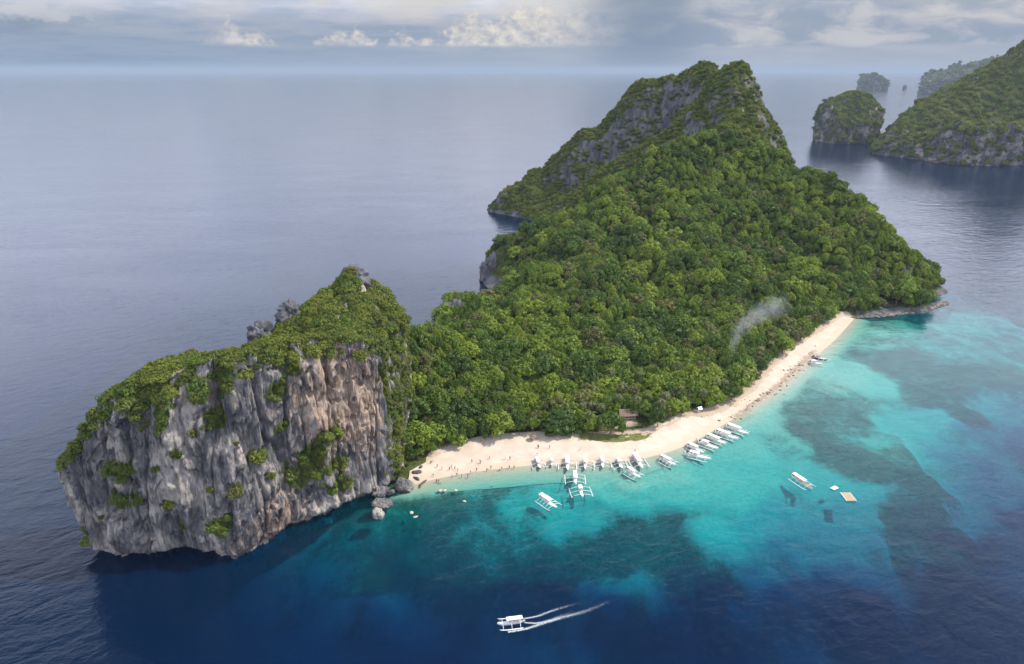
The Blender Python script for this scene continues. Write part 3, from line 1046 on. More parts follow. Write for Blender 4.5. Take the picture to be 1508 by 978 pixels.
g1 = G(1287, 132.5)
far_island("distant_islet", "steep flat topped blue islet far out beneath the horizon",
           [(g1[0] - 112, g1[1], 70), (g1[0] - 50, g1[1] - 40, 95), (g1[0] + 60, g1[1] - 30, 80), (g1[0] + 112, g1[1] + 20, 55), (g1[0] + 60, g1[1] + 120, 80), (g1[0] - 60, g1[1] + 120, 95)],
           [(g1[0] - 40, g1[1] + 40), (g1[0] + 40, g1[1] + 40)], [(g1[0] - 30, g1[1] + 40, 112), (g1[0] + 20, g1[1] + 40, 106)], 200, 26, 12, 6.0, 55, 81)
g2 = G(1332, 132)
far_island("sea_stack", "tiny lone sea stack in open water beside the flat topped islet",
           [(g2[0] - 16, g2[1], 26), (g2[0], g2[1] - 12, 30), (g2[0] + 17, g2[1], 18), (g2[0], g2[1] + 14, 24)],
           [(g2[0] - 3, g2[1]), (g2[0] + 3, g2[1])], [(g2[0], g2[1], 30)], 60, 14, 5, 1.5, 18, 91)
g3 = G(1368, 138)
far_island("distant_ridge_island", "long hazy blue ridge island partly behind the tall wooded island",
           [(g3[0], g3[1], 70), (g3[0] + 150, g3[1] - 60, 110), (g3[0] + 450, g3[1] - 100, 140), (g3[0] + 900, g3[1] - 50, 160), (g3[0] + 950, g3[1] + 400, 170), (g3[0] + 450, g3[1] + 450, 170), (g3[0] + 100, g3[1] + 250, 110)],
           [(g3[0] + 150, g3[1] + 100), (g3[0] + 700, g3[1] + 150)], [A(1400, 110, 5000), A(1430, 103, 5050), A(1456, 93, 5050), (g3[0] + 700, g3[1] + 150, 240)], 300, 30, 20, 8.0, 90, 95)

# ------------------------------------------------------------------ vegetation
def crown_mesh(name, mat, seed, flat=0.75, clumps=22, leaves=62, leaf=0.080, layers=False, low=0.0):
    """unit crown: radius about 1, base at z = 0; clumps of small leaf faces round a ragged core"""
    r = random.Random(seed)
    verts, faces = [], []
    cs = []
    if layers:
        for k in range(7):
            zz = 0.15 + 0.19 * k
            rad = (1.0 - 0.10 * k) * (0.9 + 0.2 * r.random())
            for j in range(9 - k // 2):
                a = 2 * math.pi * (j + r.random() * .7) / (9 - k // 2)
                rr = rad * r.uniform(0.35, 0.95)
                cs.append((rr * math.cos(a), rr * math.sin(a), zz + r.uniform(-.04, .04), r.uniform(.22, .34), 0.30))
    else:
        for k in range(clumps):
            u = (k + 0.5) / clumps
            th = 2.39996 * k + r.uniform(-.5, .5)
            zz = 1 - 1.15 * u + low
            csz = math.sqrt(20 / clumps)
            rad = math.sqrt(max(0.0, 1 - min(1, abs(zz)) ** 2)) * r.uniform(0.62, 0.95)
            cs.append((rad * math.cos(th), rad * math.sin(th), 0.35 + flat * zz * r.uniform(.8, 1.1), r.uniform(.22, .44) * csz, 0.8))
    for (cx_, cy_, cz_, cr_, fl) in cs:
        for _ in range(leaves):
            d = Vector((r.gauss(0, 1), r.gauss(0, 1), r.gauss(0.25, 0.9))).normalized()
            p = Vector((cx_, cy_, cz_)) + Vector((d.x, d.y, d.z * fl)) * cr_ * r.uniform(.72, 1.08)
            nrm = (d + Vector((r.uniform(-.45, .45), r.uniform(-.45, .45), r.uniform(-.15, .45)))).normalized()
            a = nrm.orthogonal().normalized()
            a = (Matrix.Rotation(r.uniform(0, 6.28), 3, nrm) @ a)
            b = nrm.cross(a)
            s = leaf * r.uniform(.7, 1.4)
            i = len(verts)
            verts += [tuple(p + a * s), tuple(p + b * s * .8), tuple(p - a * s), tuple(p - b * s * .8)]
            faces.append((i, i + 1, i + 2, i + 3))
    # ragged inner mass behind the leaves
    bm = bmesh.new()
    bmesh.ops.create_icosphere(bm, subdivisions=2, radius=1)
    i = len(verts)
    for v in bm.verts:
        k = 0.58 * r.uniform(.75, 1.05)
        verts.append((v.co.x * k, v.co.y * k, 0.34 + v.co.z * k * flat * .85 if not layers else 0.6 + v.co.z * .55))
    faces += [tuple(i + v.index for v in f.verts) for f in bm.faces]
    bm.free()
    me = bpy.data.meshes.new(name)
    me.from_pydata(verts, [], faces)
    me.materials.append(mat)
    me.update()
    return me


def trunk_mesh(name, seed, h=1.0, rad=0.05):
    r = random.Random(seed)
    b = MB()
    pts = [(0, 0, -0.15 * h)]
    x = y = 0
    for k in range(1, 4):
        x += r.uniform(-.05, .05)
        y += r.uniform(-.05, .05)
        pts.append((x, y, h * k / 3))
    b.tube(pts, [rad * 1.4, rad, rad * .85, rad * .6], 6)
    for k in range(3):
        a = r.uniform(0, 6.28)
        b.tube([pts[2], (pts[2][0] + .3 * math.cos(a), pts[2][1] + .3 * math.sin(a), h * .95), (x + .55 * math.cos(a), y + .55 * math.sin(a), h * 1.25)],
               [rad * .6, rad * .4, rad * .2], 5)
    me = bpy.data.meshes.new(name)
    me.from_pydata(b.v, [], b.f)
    me.materials.append(M["bark"])
    me.update()
    return me


TONES = ("leaf_dark", "leaf_mid", "leaf_bright", "leaf_olive")
TONE_WORD = {"leaf_dark": "dark green", "leaf_mid": "mid green", "leaf_bright": "yellow green", "leaf_olive": "olive green"}
CROWNS = []
k = 0
for tone in TONES:
    for flat in (0.62, 0.8, 1.0):
        nc = (34, 20, 13)[k % 3]
        CROWNS.append((tone, crown_mesh("crown", M[tone], 100 + k, flat, nc, 1300 // nc, (0.062, 0.078, 0.09)[k % 3])))
        k += 1
TRUNKS = [trunk_mesh("trunk", 300 + i) for i in range(3)]
SHRUBS = [crown_mesh("shrub", M["leaf_shrub"], 400 + i, f, 13, 46, 0.12, low=-.1) for i, f in enumerate((0.55, 0.75, 0.95, 0.65))] + \
         [crown_mesh("shrub", M["leaf_mid"], 420, .7, 13, 46, 0.12, low=-.1)]


def whole_tree_mesh(crown, trunk):
    """crown + trunk in one mesh, for the forest that is too dense to count"""
    me = bpy.data.meshes.new("forest_tree")
    cv = [(v.co.x, v.co.y, v.co.z + 0.75) for v in crown.vertices]
    tv = [tuple(v.co) for v in trunk.vertices]
    cf = [tuple(p.vertices) for p in crown.polygons]
    tf = [tuple(len(cv) + i for i in p.vertices) for p in trunk.polygons]
    me.from_pydata(cv + tv, [], cf + tf)
    me.materials.append(crown.materials[0])
    me.materials.append(M["bark"])
    me.polygons.foreach_set("material_index", [0] * len(cf) + [1] * len(tf))
    me.update()
    return me


FOREST_SRC = bpy.data.collections.new("forest_source")
for i, (tone, cm) in enumerate(CROWNS):
    FOREST_SRC.objects.link(bpy.data.objects.new("forest_tree_%02d" % i, whole_tree_mesh(cm, TRUNKS[i % 3])))
SHRUB_SRC = bpy.data.collections.new("shrub_source")
for i, cm in enumerate(SHRUBS):
    SHRUB_SRC.objects.link(bpy.data.objects.new("shrub_source_%02d" % i, cm))


def scatter(name, label, cat, pts, scl, rot, idx, src):
    """one uncountable stand of vegetation: points that carry instances"""
    me = bpy.data.meshes.new(name)
    me.from_pydata([tuple(p) for p in pts], [], [])
    for nm, arr, typ in (("scl", scl, "FLOAT_VECTOR"), ("rot", rot, "FLOAT_VECTOR"), ("idx", idx, "INT")):
        a = me.attributes.new(nm, typ, "POINT")
        a.data.foreach_set("vector" if typ == "FLOAT_VECTOR" else "value",
                           np.asarray(arr, np.float32 if typ == "FLOAT_VECTOR" else np.int32).ravel())
    o = link(bpy.data.objects.new(name, me))
    ng = bpy.data.node_groups.new(name, "GeometryNodeTree")
    ng.interface.new_socket("Geometry", in_out="INPUT", socket_type="NodeSocketGeometry")
    ng.interface.new_socket("Geometry", in_out="OUTPUT", socket_type="NodeSocketGeometry")
    gi, go = ng.nodes.new("NodeGroupInput"), ng.nodes.new("NodeGroupOutput")
    ip = ng.nodes.new("GeometryNodeInstanceOnPoints")
    ci = ng.nodes.new("GeometryNodeCollectionInfo")
    ci.inputs["Collection"].default_value = src
    ci.inputs["Separate Children"].default_value = True
    ci.inputs["Reset Children"].default_value = True
    ip.inputs["Pick Instance"].default_value = True

    def attr(nm, typ):
        nd = ng.nodes.new("GeometryNodeInputNamedAttribute")
        nd.data_type = typ
        nd.inputs["Name"].default_value = nm
        return nd.outputs["Attribute"]
    ng.links.new(gi.outputs[0], ip.inputs["Points"])
    ng.links.new(ci.outputs[0], ip.inputs["Instance"])
    ng.links.new(attr("idx", "INT"), ip.inputs["Instance Index"])
    ng.links.new(attr("rot", "FLOAT_VECTOR"), ip.inputs["Rotation"])
    ng.links.new(attr("scl", "FLOAT_VECTOR"), ip.inputs["Scale"])
    ng.links.new(ip.outputs[0], go.inputs[0])
    md = o.modifiers.new("scatter", "NODES")
    md.node_group = ng
    tag(o, label, cat, kind="stuff")
    return o


# candidate tree positions over the whole island
sp_ = 3.8
jx, jy = np.meshgrid(np.arange(-62, 330, sp_), np.arange(222, 735, sp_), indexing="ij")
jx = (jx + rng.uniform(-.46, .46, jx.shape) * sp_).ravel()
jy = (jy + rng.uniform(-.46, .46, jy.shape) * sp_).ravel()
jz = tz(jx, jy)
sl = tlook(SLOPE, jx, jy)
rk = tlook(rock_a, jx, jy)
beach_in = in_poly(jx, jy, BEACH_POLY)
vegd = poly_dist(jx, jy, VEGLINE)
head_poly = [(a, b) for a, b, c in head_ring]
peak_zone = (jy + 0.25 * jx) > 668
xh, yh = G(905, 632)
clearing = (((jx - xh) / 15) ** 2 + ((jy - yh) / 8) ** 2) < 1
xh2, yh2 = G(1022, 612)
clearing |= (((jx - xh2) / 5) ** 2 + ((jy - yh2) / 3.5) ** 2) < 1
for px, py, Y in ((655, 466, 408), (672, 462, 400), (727, 404, 503)):
    xr, yr, _ = A(px, py, Y)
    clearing |= np.hypot((jx - xr), (jy - yr + 6) * .6) < 8.5
ok = (jz > 1.4) & (~beach_in) & (~in_poly(jx, jy, head_poly)) & (~peak_zone) & (rk < 0.72) & (vegd > 2.2) & (~clearing)
tx_, ty_, tz_ = jx[ok], jy[ok], jz[ok]
nT = len(tx_)
low = sstep(tz_, 16, 5)
up = sstep(ty_, 420, 640)
cr_r = np.where(rng.random(nT) < .6, rng.uniform(1.4, 2.5, nT), np.where(rng.random(nT) < .72, rng.uniform(2.5, 3.7, nT), rng.uniform(3.8, 5.8, nT))) + 1.6 * low * rng.random(nT) ** 1.5 - 0.35 * up
hgt_f = rng.uniform(0.85, 1.5, nT) * np.clip(3.0 / cr_r, .75, 1.45)
tone_n = fbm(tx_ / 38, ty_ / 38, 0, 3, 77) + rng.normal(0, .30, nT)
tone_i = np.digitize(tone_n, [-0.24, 0.12, 0.9])
tone_i = np.where(rng.random(nT) < 0.08 + 0.22 * (fbm(tx_ / 25, ty_ / 25, 8., 2, 78) > 0.33), 3, np.clip(tone_i, 0, 2))
cr_i = tone_i * 3 + rng.integers(0, 3, nT)
tilt = rng.normal(0, .06, (nT, 2))
rz_ = rng.uniform(0, 6.28, nT)
# which ones stand largest in the picture
dist = np.sqrt(tx_ ** 2 + ty_ ** 2 + (tz_ - H) ** 2)
uu = tx_ / (ty_ * CP - (tz_ - H) * SP) * FPX
size = cr_r / dist
order = np.argsort(-size)


def visible(x, y, z):
    for t in np.linspace(0.55, 0.97, 40):
        px_, py_, pz_ = x * t, y * t, H + (z - H) * t
        if in_head(px_, py_) and pz_ < 60:
            return False
        if py_ > 216 and tz(px_, py_) > pz_ + 0.5:
            return False
    return True


hp = np.array(head_poly)


def in_head(x, y):
    return bool(in_poly(np.array([x]), np.array([y]), head_poly)[0])


single = np.zeros(nT, bool)
cnt = 0
for i in order:
    if cnt >= 296:
        break
    if tz_[i] > 30 and ty_[i] > 330:
        continue
    if visible(tx_[i], ty_[i], tz_[i] + 7):
        single[i] = True
        cnt += 1
xl, yl = G(826, 648)
for i in np.where(single)[0]:
    if math.hypot(tx_[i] - xl, ty_[i] - yl) < 7.5:
        single[i] = False
        tx_[i] = -9999
ms = (~single) & (tx_ > -9000)
scl = np.stack([cr_r, cr_r, cr_r * hgt_f], -1)
rot = np.concatenate([tilt, rz_[:, None]], 1)
scatter("forest", "dense mixed green forest canopy covering the island slopes", "forest",
        np.stack([tx_, ty_, tz_ - 0.3], -1)[ms], scl[ms], rot[ms], cr_i[ms], FOREST_SRC)


def add_tree(name, label, group, loc, rz, s, crown_me, trunk_me, lift=0.75):
    root = empty(name, loc, rz)
    tag(root, label, "tree", group)
    c = link(bpy.data.objects.new("crown", crown_me), root)
    c.location = (0, 0, lift * s[2])
    c.scale = s
    t = link(bpy.data.objects.new("trunk", trunk_me), root)
    t.scale = (s[0], s[1], s[2])
    return root


LANDMARKS = [((606, 690), "the headland boulders"), ((676, 668), "the lime green tree"), ((735, 655), "the swimmers' sand"), ((785, 651), "the thatched parasol"),
             ((830, 645), "the tiered tree"), ((880, 628), "the low thatch shelter"), ((923, 620), "the railed hut"), ((985, 625), "the grass strip end"),
             ((1029, 610), "the white tent"), ((1090, 590), "the stony shore"), ((1150, 535), "the shore rubble"), ((1205, 495), "the dark hulled boat"), ((1245, 466), "the far sand tip")]
LM = [(G(*p), n_) for p, n_ in LANDMARKS]
for i in np.where(single)[0]:
    tone = TONES[tone_i[i]]
    big = "broad" if cr_r[i] > 4.4 else "medium" if cr_r[i] > 3.0 else "small"
    form = ("flat topped", "rounded", "domed")[cr_i[i] % 3]
    row = ("front row" if vegd[i] < 7 else "second row" if vegd[i] < 14 else "third row" if vegd[i] < 22 else "fourth row" if vegd[i] < 32
           else "well inland" if vegd[i] < 48 else "high inland")
    near_ = min(LM, key=lambda m: math.hypot(m[0][0] - tx_[i], m[0][1] - ty_[i]))[1]
    lab = "%s %s %s broadleaf tree, %s nearest %s" % (big, form, TONE_WORD[tone], row, near_)
    add_tree("broadleaf_tree", lab, "broadleaf trees behind the beach", (tx_[i], ty_[i], tz_[i] - 0.2), rz_[i],
             (cr_r[i], cr_r[i], cr_r[i] * hgt_f[i]), CROWNS[cr_i[i]][1], TRUNKS[i % 3])

# the layered tree by the sand
lay = crown_mesh("layered_crown", M["leaf_dark"], 900, layers=True, leaves=52, leaf=0.085)
zl = ground_z(xl, yl)
add_tree("layered_tree", "very wide dark tree with tiered horizontal branches beside the beach grass", None, (xl, yl + 3, zl - .2), 0.4, (9.0, 7.5, 7.6), lay, TRUNKS[0], 0.12)
x9, y9 = G(676, 668)
bt = crown_mesh("bright_crown", M["leaf_bright"], 901, .8, 16, 40, 0.11)
add_tree("broadleaf_tree", "vivid lime green young tree at the dark left end of the wood", None, (x9, y9 + 2.5, ground_z(x9, y9 + 2.5) - .2), 0.4, (3.4, 3.4, 3.4), bt, TRUNKS[1], 0.5)

# palms
def palm_parts(seed):
    r = random.Random(seed)
    h = 8.5
    bend = r.uniform(.6, 1.8)
    pts = [(bend * (t ** 2), 0, h * t - 0.3) for t in (0, .25, .5, .75, 1)]
    tb = MB().tube(pts, [.24, .18, .16, .14, .12], 7)
    fr = MB()
    for k in range(17):
        a = 2 * math.pi * k / 17 + r.uniform(-.15, .15)
        L = r.uniform(2.6, 3.5)
        up_ = r.uniform(-.2, .85)
        rows = []
        for j in range(7):
            t = j / 6
            rad = L * t * (1 - .12 * t)
            z = up_ * L * t * .8 - 1.1 * L * t * t * .75
            wv = .42 * math.sin(math.pi * min(1, t * .9 + .08)) + .02
            c, s = math.cos(a), math.sin(a)
            base = Vector((bend + c * rad, s * rad, h - .3 + z))
            side = Vector((-s, c, 0))
            rows.append([base - side * wv - Vector((0, 0, wv * .5)), base, base + side * wv - Vector((0, 0, wv * .5))])
        fr.sheet(rows)
    out = []
    for nm, b, mt in (("trunk", tb, M["bark"]), ("fronds", fr, M["leaf_palm"])):
        me = bpy.data.meshes.new(nm)
        me.from_pydata([tuple(v) for v in b.v], [], b.f)
        me.materials.append(mt)
        out.append(me)
    return out


PALMS = [palm_parts(i) for i in range(3)]
palm_px = [(860, 600), (872, 596), (890, 602), (905, 590), (935, 592), (950, 585), (985, 590), (965, 575), (920, 575), (880, 578), (1000, 575), (1030, 580), (940, 560), (900, 560), (1015, 560),
           (1120, 545), (1140, 530), (1160, 520), (1180, 500), (1195, 492), (1130, 520), (1210, 480), (1170, 490), (1075, 575), (1100, 560), (1055, 590), (1150, 505), (1090, 580), (975, 600), (868, 612)]
for i, (px, py) in enumerate(palm_px):
    x, y = G(px, py, 9.0)
    while in_poly(np.array([x]), np.array([y]), BEACH_POLY)[0] or poly_dist(np.array([x]), np.array([y]), VEGLINE)[0] < 6:
        x, y = x - 1.2, y + 1.6
    root = empty("coconut_palm", (x, y, tz(x, y) + 1.0), random.uniform(0, 6.28))
    pn = min(LM, key=lambda m: math.hypot(m[0][0] - x, m[0][1] - y))[1]
    pd = float(poly_dist(np.array([x]), np.array([y]), VEGLINE)[0])
    tag(root, "coconut palm %s nearest %s" % ("close behind the sand" if pd < 9 else "a little inland" if pd < 20 else "deep in the wood", pn), "palm tree", "coconut palms in the wood")
    s = random.uniform(.85, 1.2)
    root.scale = (s, s, s)
    for nm, me in zip(("trunk", "fronds"), PALMS[i % 3]):
        link(bpy.data.objects.new(nm, me), root)

# shrubs covering the peak
pj = 2.7
qx, qy = np.meshgrid(np.arange(-25, 335, pj), np.arange(574, 900, pj), indexing="ij")
qx = (qx + rng.uniform(-.5, .5, qx.shape) * pj).ravel()
qy = (qy + rng.uniform(-.5, .5, qy.shape) * pj).ravel()
qz = tz(qx, qy)
qr = tlook(rock_a, qx, qy)
qs = tlook(SLOPE, qx, qy)
qn = fbm(qx / 16, qy / 16, qz / 16, 3, 99)
ok = ((qy + 0.25 * qx) > 660) & (qz > 2.0) & (qn - 0.22 * qr + rng.normal(0, .12, len(qx)) > -0.36)
qx, qy, qz, qs = qx[ok], qy[ok], qz[ok], qs[ok]
n = len(qx)
rs = rng.uniform(1.3, 2.7, n)
scatter("peak_shrubs", "low scrub clinging to the ridges of the peak", "scrub",
        np.stack([qx, qy, qz - .4], -1), np.stack([rs, rs, rs * rng.uniform(.7, 1.2, n)], -1),
        np.stack([rng.normal(0, .2, n), rng.normal(0, .2, n), rng.uniform(0, 6.28, n)], -1), rng.integers(0, 5, n), SHRUB_SRC)


# shrubs on the headland: roof, overgrown flank, tufts on the face
def shrub_on(V, Nn, G_, count, thr, rmin, rmax, seed):
    r = np.random.default_rng(seed)
    nu_, nv_ = V.shape[:2]
    du = np.linalg.norm(np.roll(V, -1, 0) - V, axis=2)
    dv = np.linalg.norm(np.diff(V, axis=1, append=V[:, -1:]), axis=2)
    nz = fbm(V[..., 0] / 5, V[..., 1] / 5, V[..., 2] / 9, 3, seed, .7)
    p = (du * dv) * (G_ + 0.55 * nz > thr) * (V[..., 2] > 3)
    p = (p / p.sum()).ravel()
    k = r.choice(nu_ * nv_, count, p=p)
    P, Q = V.reshape(-1, 3)[k], Nn.reshape(-1, 3)[k]
    rad = r.uniform(rmin, rmax, count) * (0.42 + 0.58 * sstep(Q[:, 2], 0.15, 0.5))
    # lean with the wall, otherwise upright
    up_ = Q * 0.75 + np.array([0, 0, .6])
    up_ /= np.linalg.norm(up_, axis=1, keepdims=True)
    rots = []
    for v in up_:
        e = Vector(v).to_track_quat("Z", "Y") @ Matrix.Rotation(r.uniform(0, 6.28), 3, "Z").to_quaternion()
        rots.append(tuple(e.to_euler()))
    return P - up_ * (rad * .25)[:, None], np.stack([rad, rad, rad * r.uniform(.6, 1.05, count)], -1), np.array(rots), r.integers(0, 5, count)


scatter("headland_scrub", "thick yellow green scrub over the headland top and its overgrown flank", "scrub",
        *shrub_on(HV, HN, HG, 5200, 0.60, 0.7, 2.3, 5), SHRUB_SRC)
for i, (o, V, Nn, g) in enumerate(far_objs):
    cnt_ = (5200, 1800, 700, 25, 1600)[i]
    r0, r1 = ((2.5, 6.5), (2.5, 6.0), (5, 11), (3, 6), (7, 15))[i]
    scatter(("island_woodland", "islet_woodland", "islet_scrub", "stack_scrub", "ridge_woodland")[i],
            ("woodland over the tall island across the strait", "woodland on the round topped green islet", "scrub on the distant flat topped islet",
             "scrub on the tiny sea stack", "woodland on the long hazy ridge island")[i], "woodland",
            *shrub_on(V, Nn, g, cnt_, 0.26, r0, r1, 11 + i), SHRUB_SRC)

# single bushes that can be told apart on the bare face
bush_px = [(310, 628), (175, 690), (265, 668), (250, 742), (365, 688), (330, 772), (300, 590), (285, 640), (230, 690), (205, 735), (425, 612), (150, 760), (350, 652), (310, 720), (455, 560), 
           (500, 640), (400, 700), (270, 775), (215, 600)]
HVf, HNf = HV.reshape(-1, 3), HN.reshape(-1, 3)
uH = HVf[:, 0] / (HVf[:, 1] * CP - (HVf[:, 2] - H) * SP) * FPX + CX
vH = CY - (HVf[:, 1] * SP + (HVf[:, 2] - H) * CP) / (HVf[:, 1] * CP - (HVf[:, 2] - H) * SP) * FPX
front = HNf[:, 1] < 0.2
for i, (px, py) in enumerate(bush_px):
    k = int(np.argmin(np.where(front, (uH - px) ** 2 + (vH - py) ** 2, 1e9)))
    o = link(bpy.data.objects.new("cliff_bush", SHRUBS[i % 5]))
    o.location = Vector(HVf[k]) + Vector((0, -0.2, -0.5))
    s = random.uniform(0.8, 1.7)
    o.scale = (s, s * .8, s * 1.3)
    o.rotation_euler = (R_(35), 0, random.uniform(-.3, .3))
    hi = "upper" if py < 640 else "middle" if py < 715 else "lower"
    tag(o, "lone green bush rooted in the bare rock of the headland face, %s part" % hi, "bush", "bushes on the %s headland face" % hi)

# ------------------------------------------------------------------ rocks
def rock_obj(name, loc, s, seed, mat, amp=.35, sub=4):
    bm = bmesh.new()
    bmesh.ops.create_icosphere(bm, subdivisions=sub, radius=1)
    c = np.array([v.co[:] for v in bm.verts])
    d = 1 + amp * fbm(c[:, 0] * 1.1 + seed, c[:, 1] * 1.1, c[:, 2] * 1.1, 5, seed, .6) + amp * .4 * fbm(c[:, 0] * 3 + seed, c[:, 1] * 3, c[:, 2], 3, seed + 3, .6, True)
    for v, k in zip(bm.verts, d):
        v.co *= k
    me = bpy.data.meshes.new(name)
    bm.to_mesh(me)
    bm.free()
    me.polygons.foreach_set("use_smooth", np.ones(len(me.polygons), bool))
    me.materials.append(mat)
    o = link(bpy.data.objects.new(name, me))
    o.location = loc
    o.scale = s
    o.rotation_euler = (0, 0, seed * 1.7)
    return o


for i, (px, py, s, lab) in enumerate((
        (595, 719, (3.4, 2.8, 2.7), "large dark rounded boulder where the beach meets the headland"),
        (561, 727, (3.2, 2.6, 2.6), "dark boulder wedged against the foot of the headland"),
        (563, 744, (3.6, 2.2, 1.6), "flat grey boulder in shallow water beside the headland"),
        (557, 760, (2.1, 1.9, 2.3), "pale upright boulder farthest out in the water off the headland"),
        (575, 726, (1.8, 1.4, 1.0), "small dark rock between two boulders off the headland"),
        (606, 716, (1.1, .9, .6), "small low rock beside the large rounded boulder"))):
    x, y = G(px, py)
    tag(rock_obj("boulder", (x, y, s[2] * .35), s, 11 + i, M["rock"]), lab, "boulder")
M["crag"] = simple("dark_limestone", (0.115, 0.115, 0.125), .92, .55, .45, .1)
M["slab"] = simple("dark_slab", (0.10, 0.085, 0.08), .9, .4, 1.2)
for i, (px, py, a, b) in enumerate(((613, 706, 1.6, .5), (623, 711, 2.2, .4), (617, 698, 1.2, .6), (620, 692, 1.0, .5), (612, 699, 1.4, .7), (619, 716, 1.0, .3))):
    x, y = G(px, py)
    tag(rock_obj("beach_rock", (x, y, max(0.05, ground_z(x, y) + .1)), (a, b * 1.2, b), 31 + i, M["slab"], .4, 3),
        "dark slab of rock at the narrow end of the beach beside the boulders", "rock", "dark slabs at the beach end")
for i, (px, py) in enumerate(((606, 755), (612, 761), (671, 722), (648, 722), (684, 738), (655, 722))):
    x, y = G(px, py)
    tag(rock_obj("coral_head", (x, y, -0.05), (.75, .5, .22), 51 + i, M["sand"], .5, 3), "pale coral rock just breaking the dark green water near the boulders", "rock", "pale coral rocks")
# ragged rocks on the back shore
for i, (px, py, Y, s, lab) in enumerate((
        (727, 404, 503, (8, 8, 13), "dark limestone crag on the back shore below the forest"),
        (655, 466, 408, (6, 6, 6.5), "black ragged rock at the shore behind the saddle"),
        (672, 462, 400, (5.5, 5, 6.5), "dark spiky rock beside the black ragged shore rock"),
        (524, 408, 262, (4.6, 4, 3.6), "bare grey rock knob crowning the headland"),
        (428, 462, 241, (4.5, 4, 4.2), "dark bare rock at the back rim of the headland"),
        (385, 492, 231, (4, 3.5, 4), "jagged grey rock low on the back rim of the headland"))):
    x, y, z = A(px, py, Y)
    tag(rock_obj("crag", (x, y, z), s, 71 + i, M["crag"], .55, 5), lab, "rock")
# rubble along the stony stretch and the point: too many stones to count
rub = MB()
rr = random.Random(5)
RV, RF = [], []
bm = bmesh.new()
bmesh.ops.create_icosphere(bm, subdivisions=1, radius=1)
ico_v = np.array([v.co[:] for v in bm.verts])
ico_f = [[v.index for v in f.verts] for f in bm.faces]
bm.free()


def add_stone(x, y, z, s):
    b = len(RV)
    q = ico_v * np.array([s * rr.uniform(.7, 1.5), s * rr.uniform(.7, 1.3), s * rr.uniform(.4, .8)]) * (1 + .25 * np.array([rr.uniform(-1, 1) for _ in ico_v]))[:, None]
    a = rr.uniform(0, 6.28)
    q = np.stack([q[:, 0] * math.cos(a) - q[:, 1] * math.sin(a) + x, q[:, 0] * math.sin(a) + q[:, 1] * math.cos(a) + y, q[:, 2] + z], -1)
    RV.extend(q.tolist())
    RF.extend([[b + i for i in f] for f in ico_f])


for _ in range(900):
    i, j = rr.randrange(NB), rr.randrange(NC)
    if rr.random() < stony[i, j] ** 1.2:
        add_stone(bx_[i, j] + rr.uniform(-1, 1), by_[i, j] + rr.uniform(-1, 1), bh[i, j] + .02, rr.uniform(.2, .75))
for _ in range(520):
    t = rr.random()
    a, b = np.array(G(1262, 468)), np.array(G(1392, 447))
    mid = np.array(G(1345, 465))
    p = (1 - t) ** 2 * a + 2 * t * (1 - t) * mid + t * t * b
    s = rr.uniform(.4, 1.5) * (.6 + t)
    add_stone(p[0] + rr.uniform(-3, 3), p[1] + rr.uniform(-1, 3.5), rr.uniform(-.3, .6), s * .8)
M["rubble"] = simple("rubble", (0.20, 0.168, 0.145), .9, .5, .6)
rb = mesh_obj("shore_rubble", RV, RF, M["rubble"], smooth=False)
tag(rb, "loose brown and grey stones strewn along the stony shore", "rubble", kind="stuff")

# grass strip behind the sand
gv, gf = [], []
for _ in range(5200):
    i, j = rr.randrange(NB), rr.randrange(NC)
    if weed[i, j] < .3 and not (cr[j] > 0.99 and rr.random() < .18):
        continue
    x, y, z = bx_[i, j] + rr.uniform(-.7, .7), by_[i, j] + rr.uniform(-.5, .5), bh[i, j]
    for q in range(4):
        a = rr.uniform(0, 6.28)
        hh = rr.uniform(.25, .6)
        c, s = math.cos(a) * .12, math.sin(a) * .12
        ox, oy = rr.uniform(-.4, .4), rr.uniform(-.4, .4)
        b = len(gv)
        gv += [(x + ox - c, y + oy - s, z - .05), (x + ox + c, y + oy + s, z - .05), (x + ox + rr.uniform(-.2, .2), y + oy + rr.uniform(-.2, .2), z + hh)]
        gf.append((b, b + 1, b + 2))
M["grass"] = simple("grass", (0.13, 0.17, 0.035), .8, .35, .5)
tag(mesh_obj("grass_strip", gv, gf, M["grass"], smooth=False), "low yellow green grass and creeper at the back of the sand", "grass", kind="stuff")

# ------------------------------------------------------------------ huts
M["thatch"] = simple("thatch", (0.20, 0.135, 0.105), .95, .35, 2.5)
M["bamboo"] = simple("bamboo", (0.42, 0.33, 0.22), .7, .2, 3)
M["white"] = simple("white_paint", (0.80, 0.80, 0.79), .45, .04, 1.5)
M["canvas"] = simple("canvas", (0.82, 0.82, 0.80), .8, .06, 2.5)
M["bamboo_white"] = simple("white_bamboo", (0.74, 0.75, 0.73), .5, .1, 3)
M["blue"] = simple("blue_paint", (0.16, 0.27, 0.42), .45, .1, 1.5)
M["navy"] = simple("navy_paint", (0.035, 0.05, 0.085), .45, .1, 1.5)
M["wood"] = simple("wood", (0.33, 0.22, 0.13), .8, .25, 3)
M["dark"] = simple("engine_grey", (0.05, 0.05, 0.055), .5, .1, 3)
M["tarp"] = simple("grey_tarp", (0.34, 0.36, 0.42), .7, .1, 2)
M["orange"] = simple("life_vest", (0.65, 0.16, 0.03), .7, .1, 2)


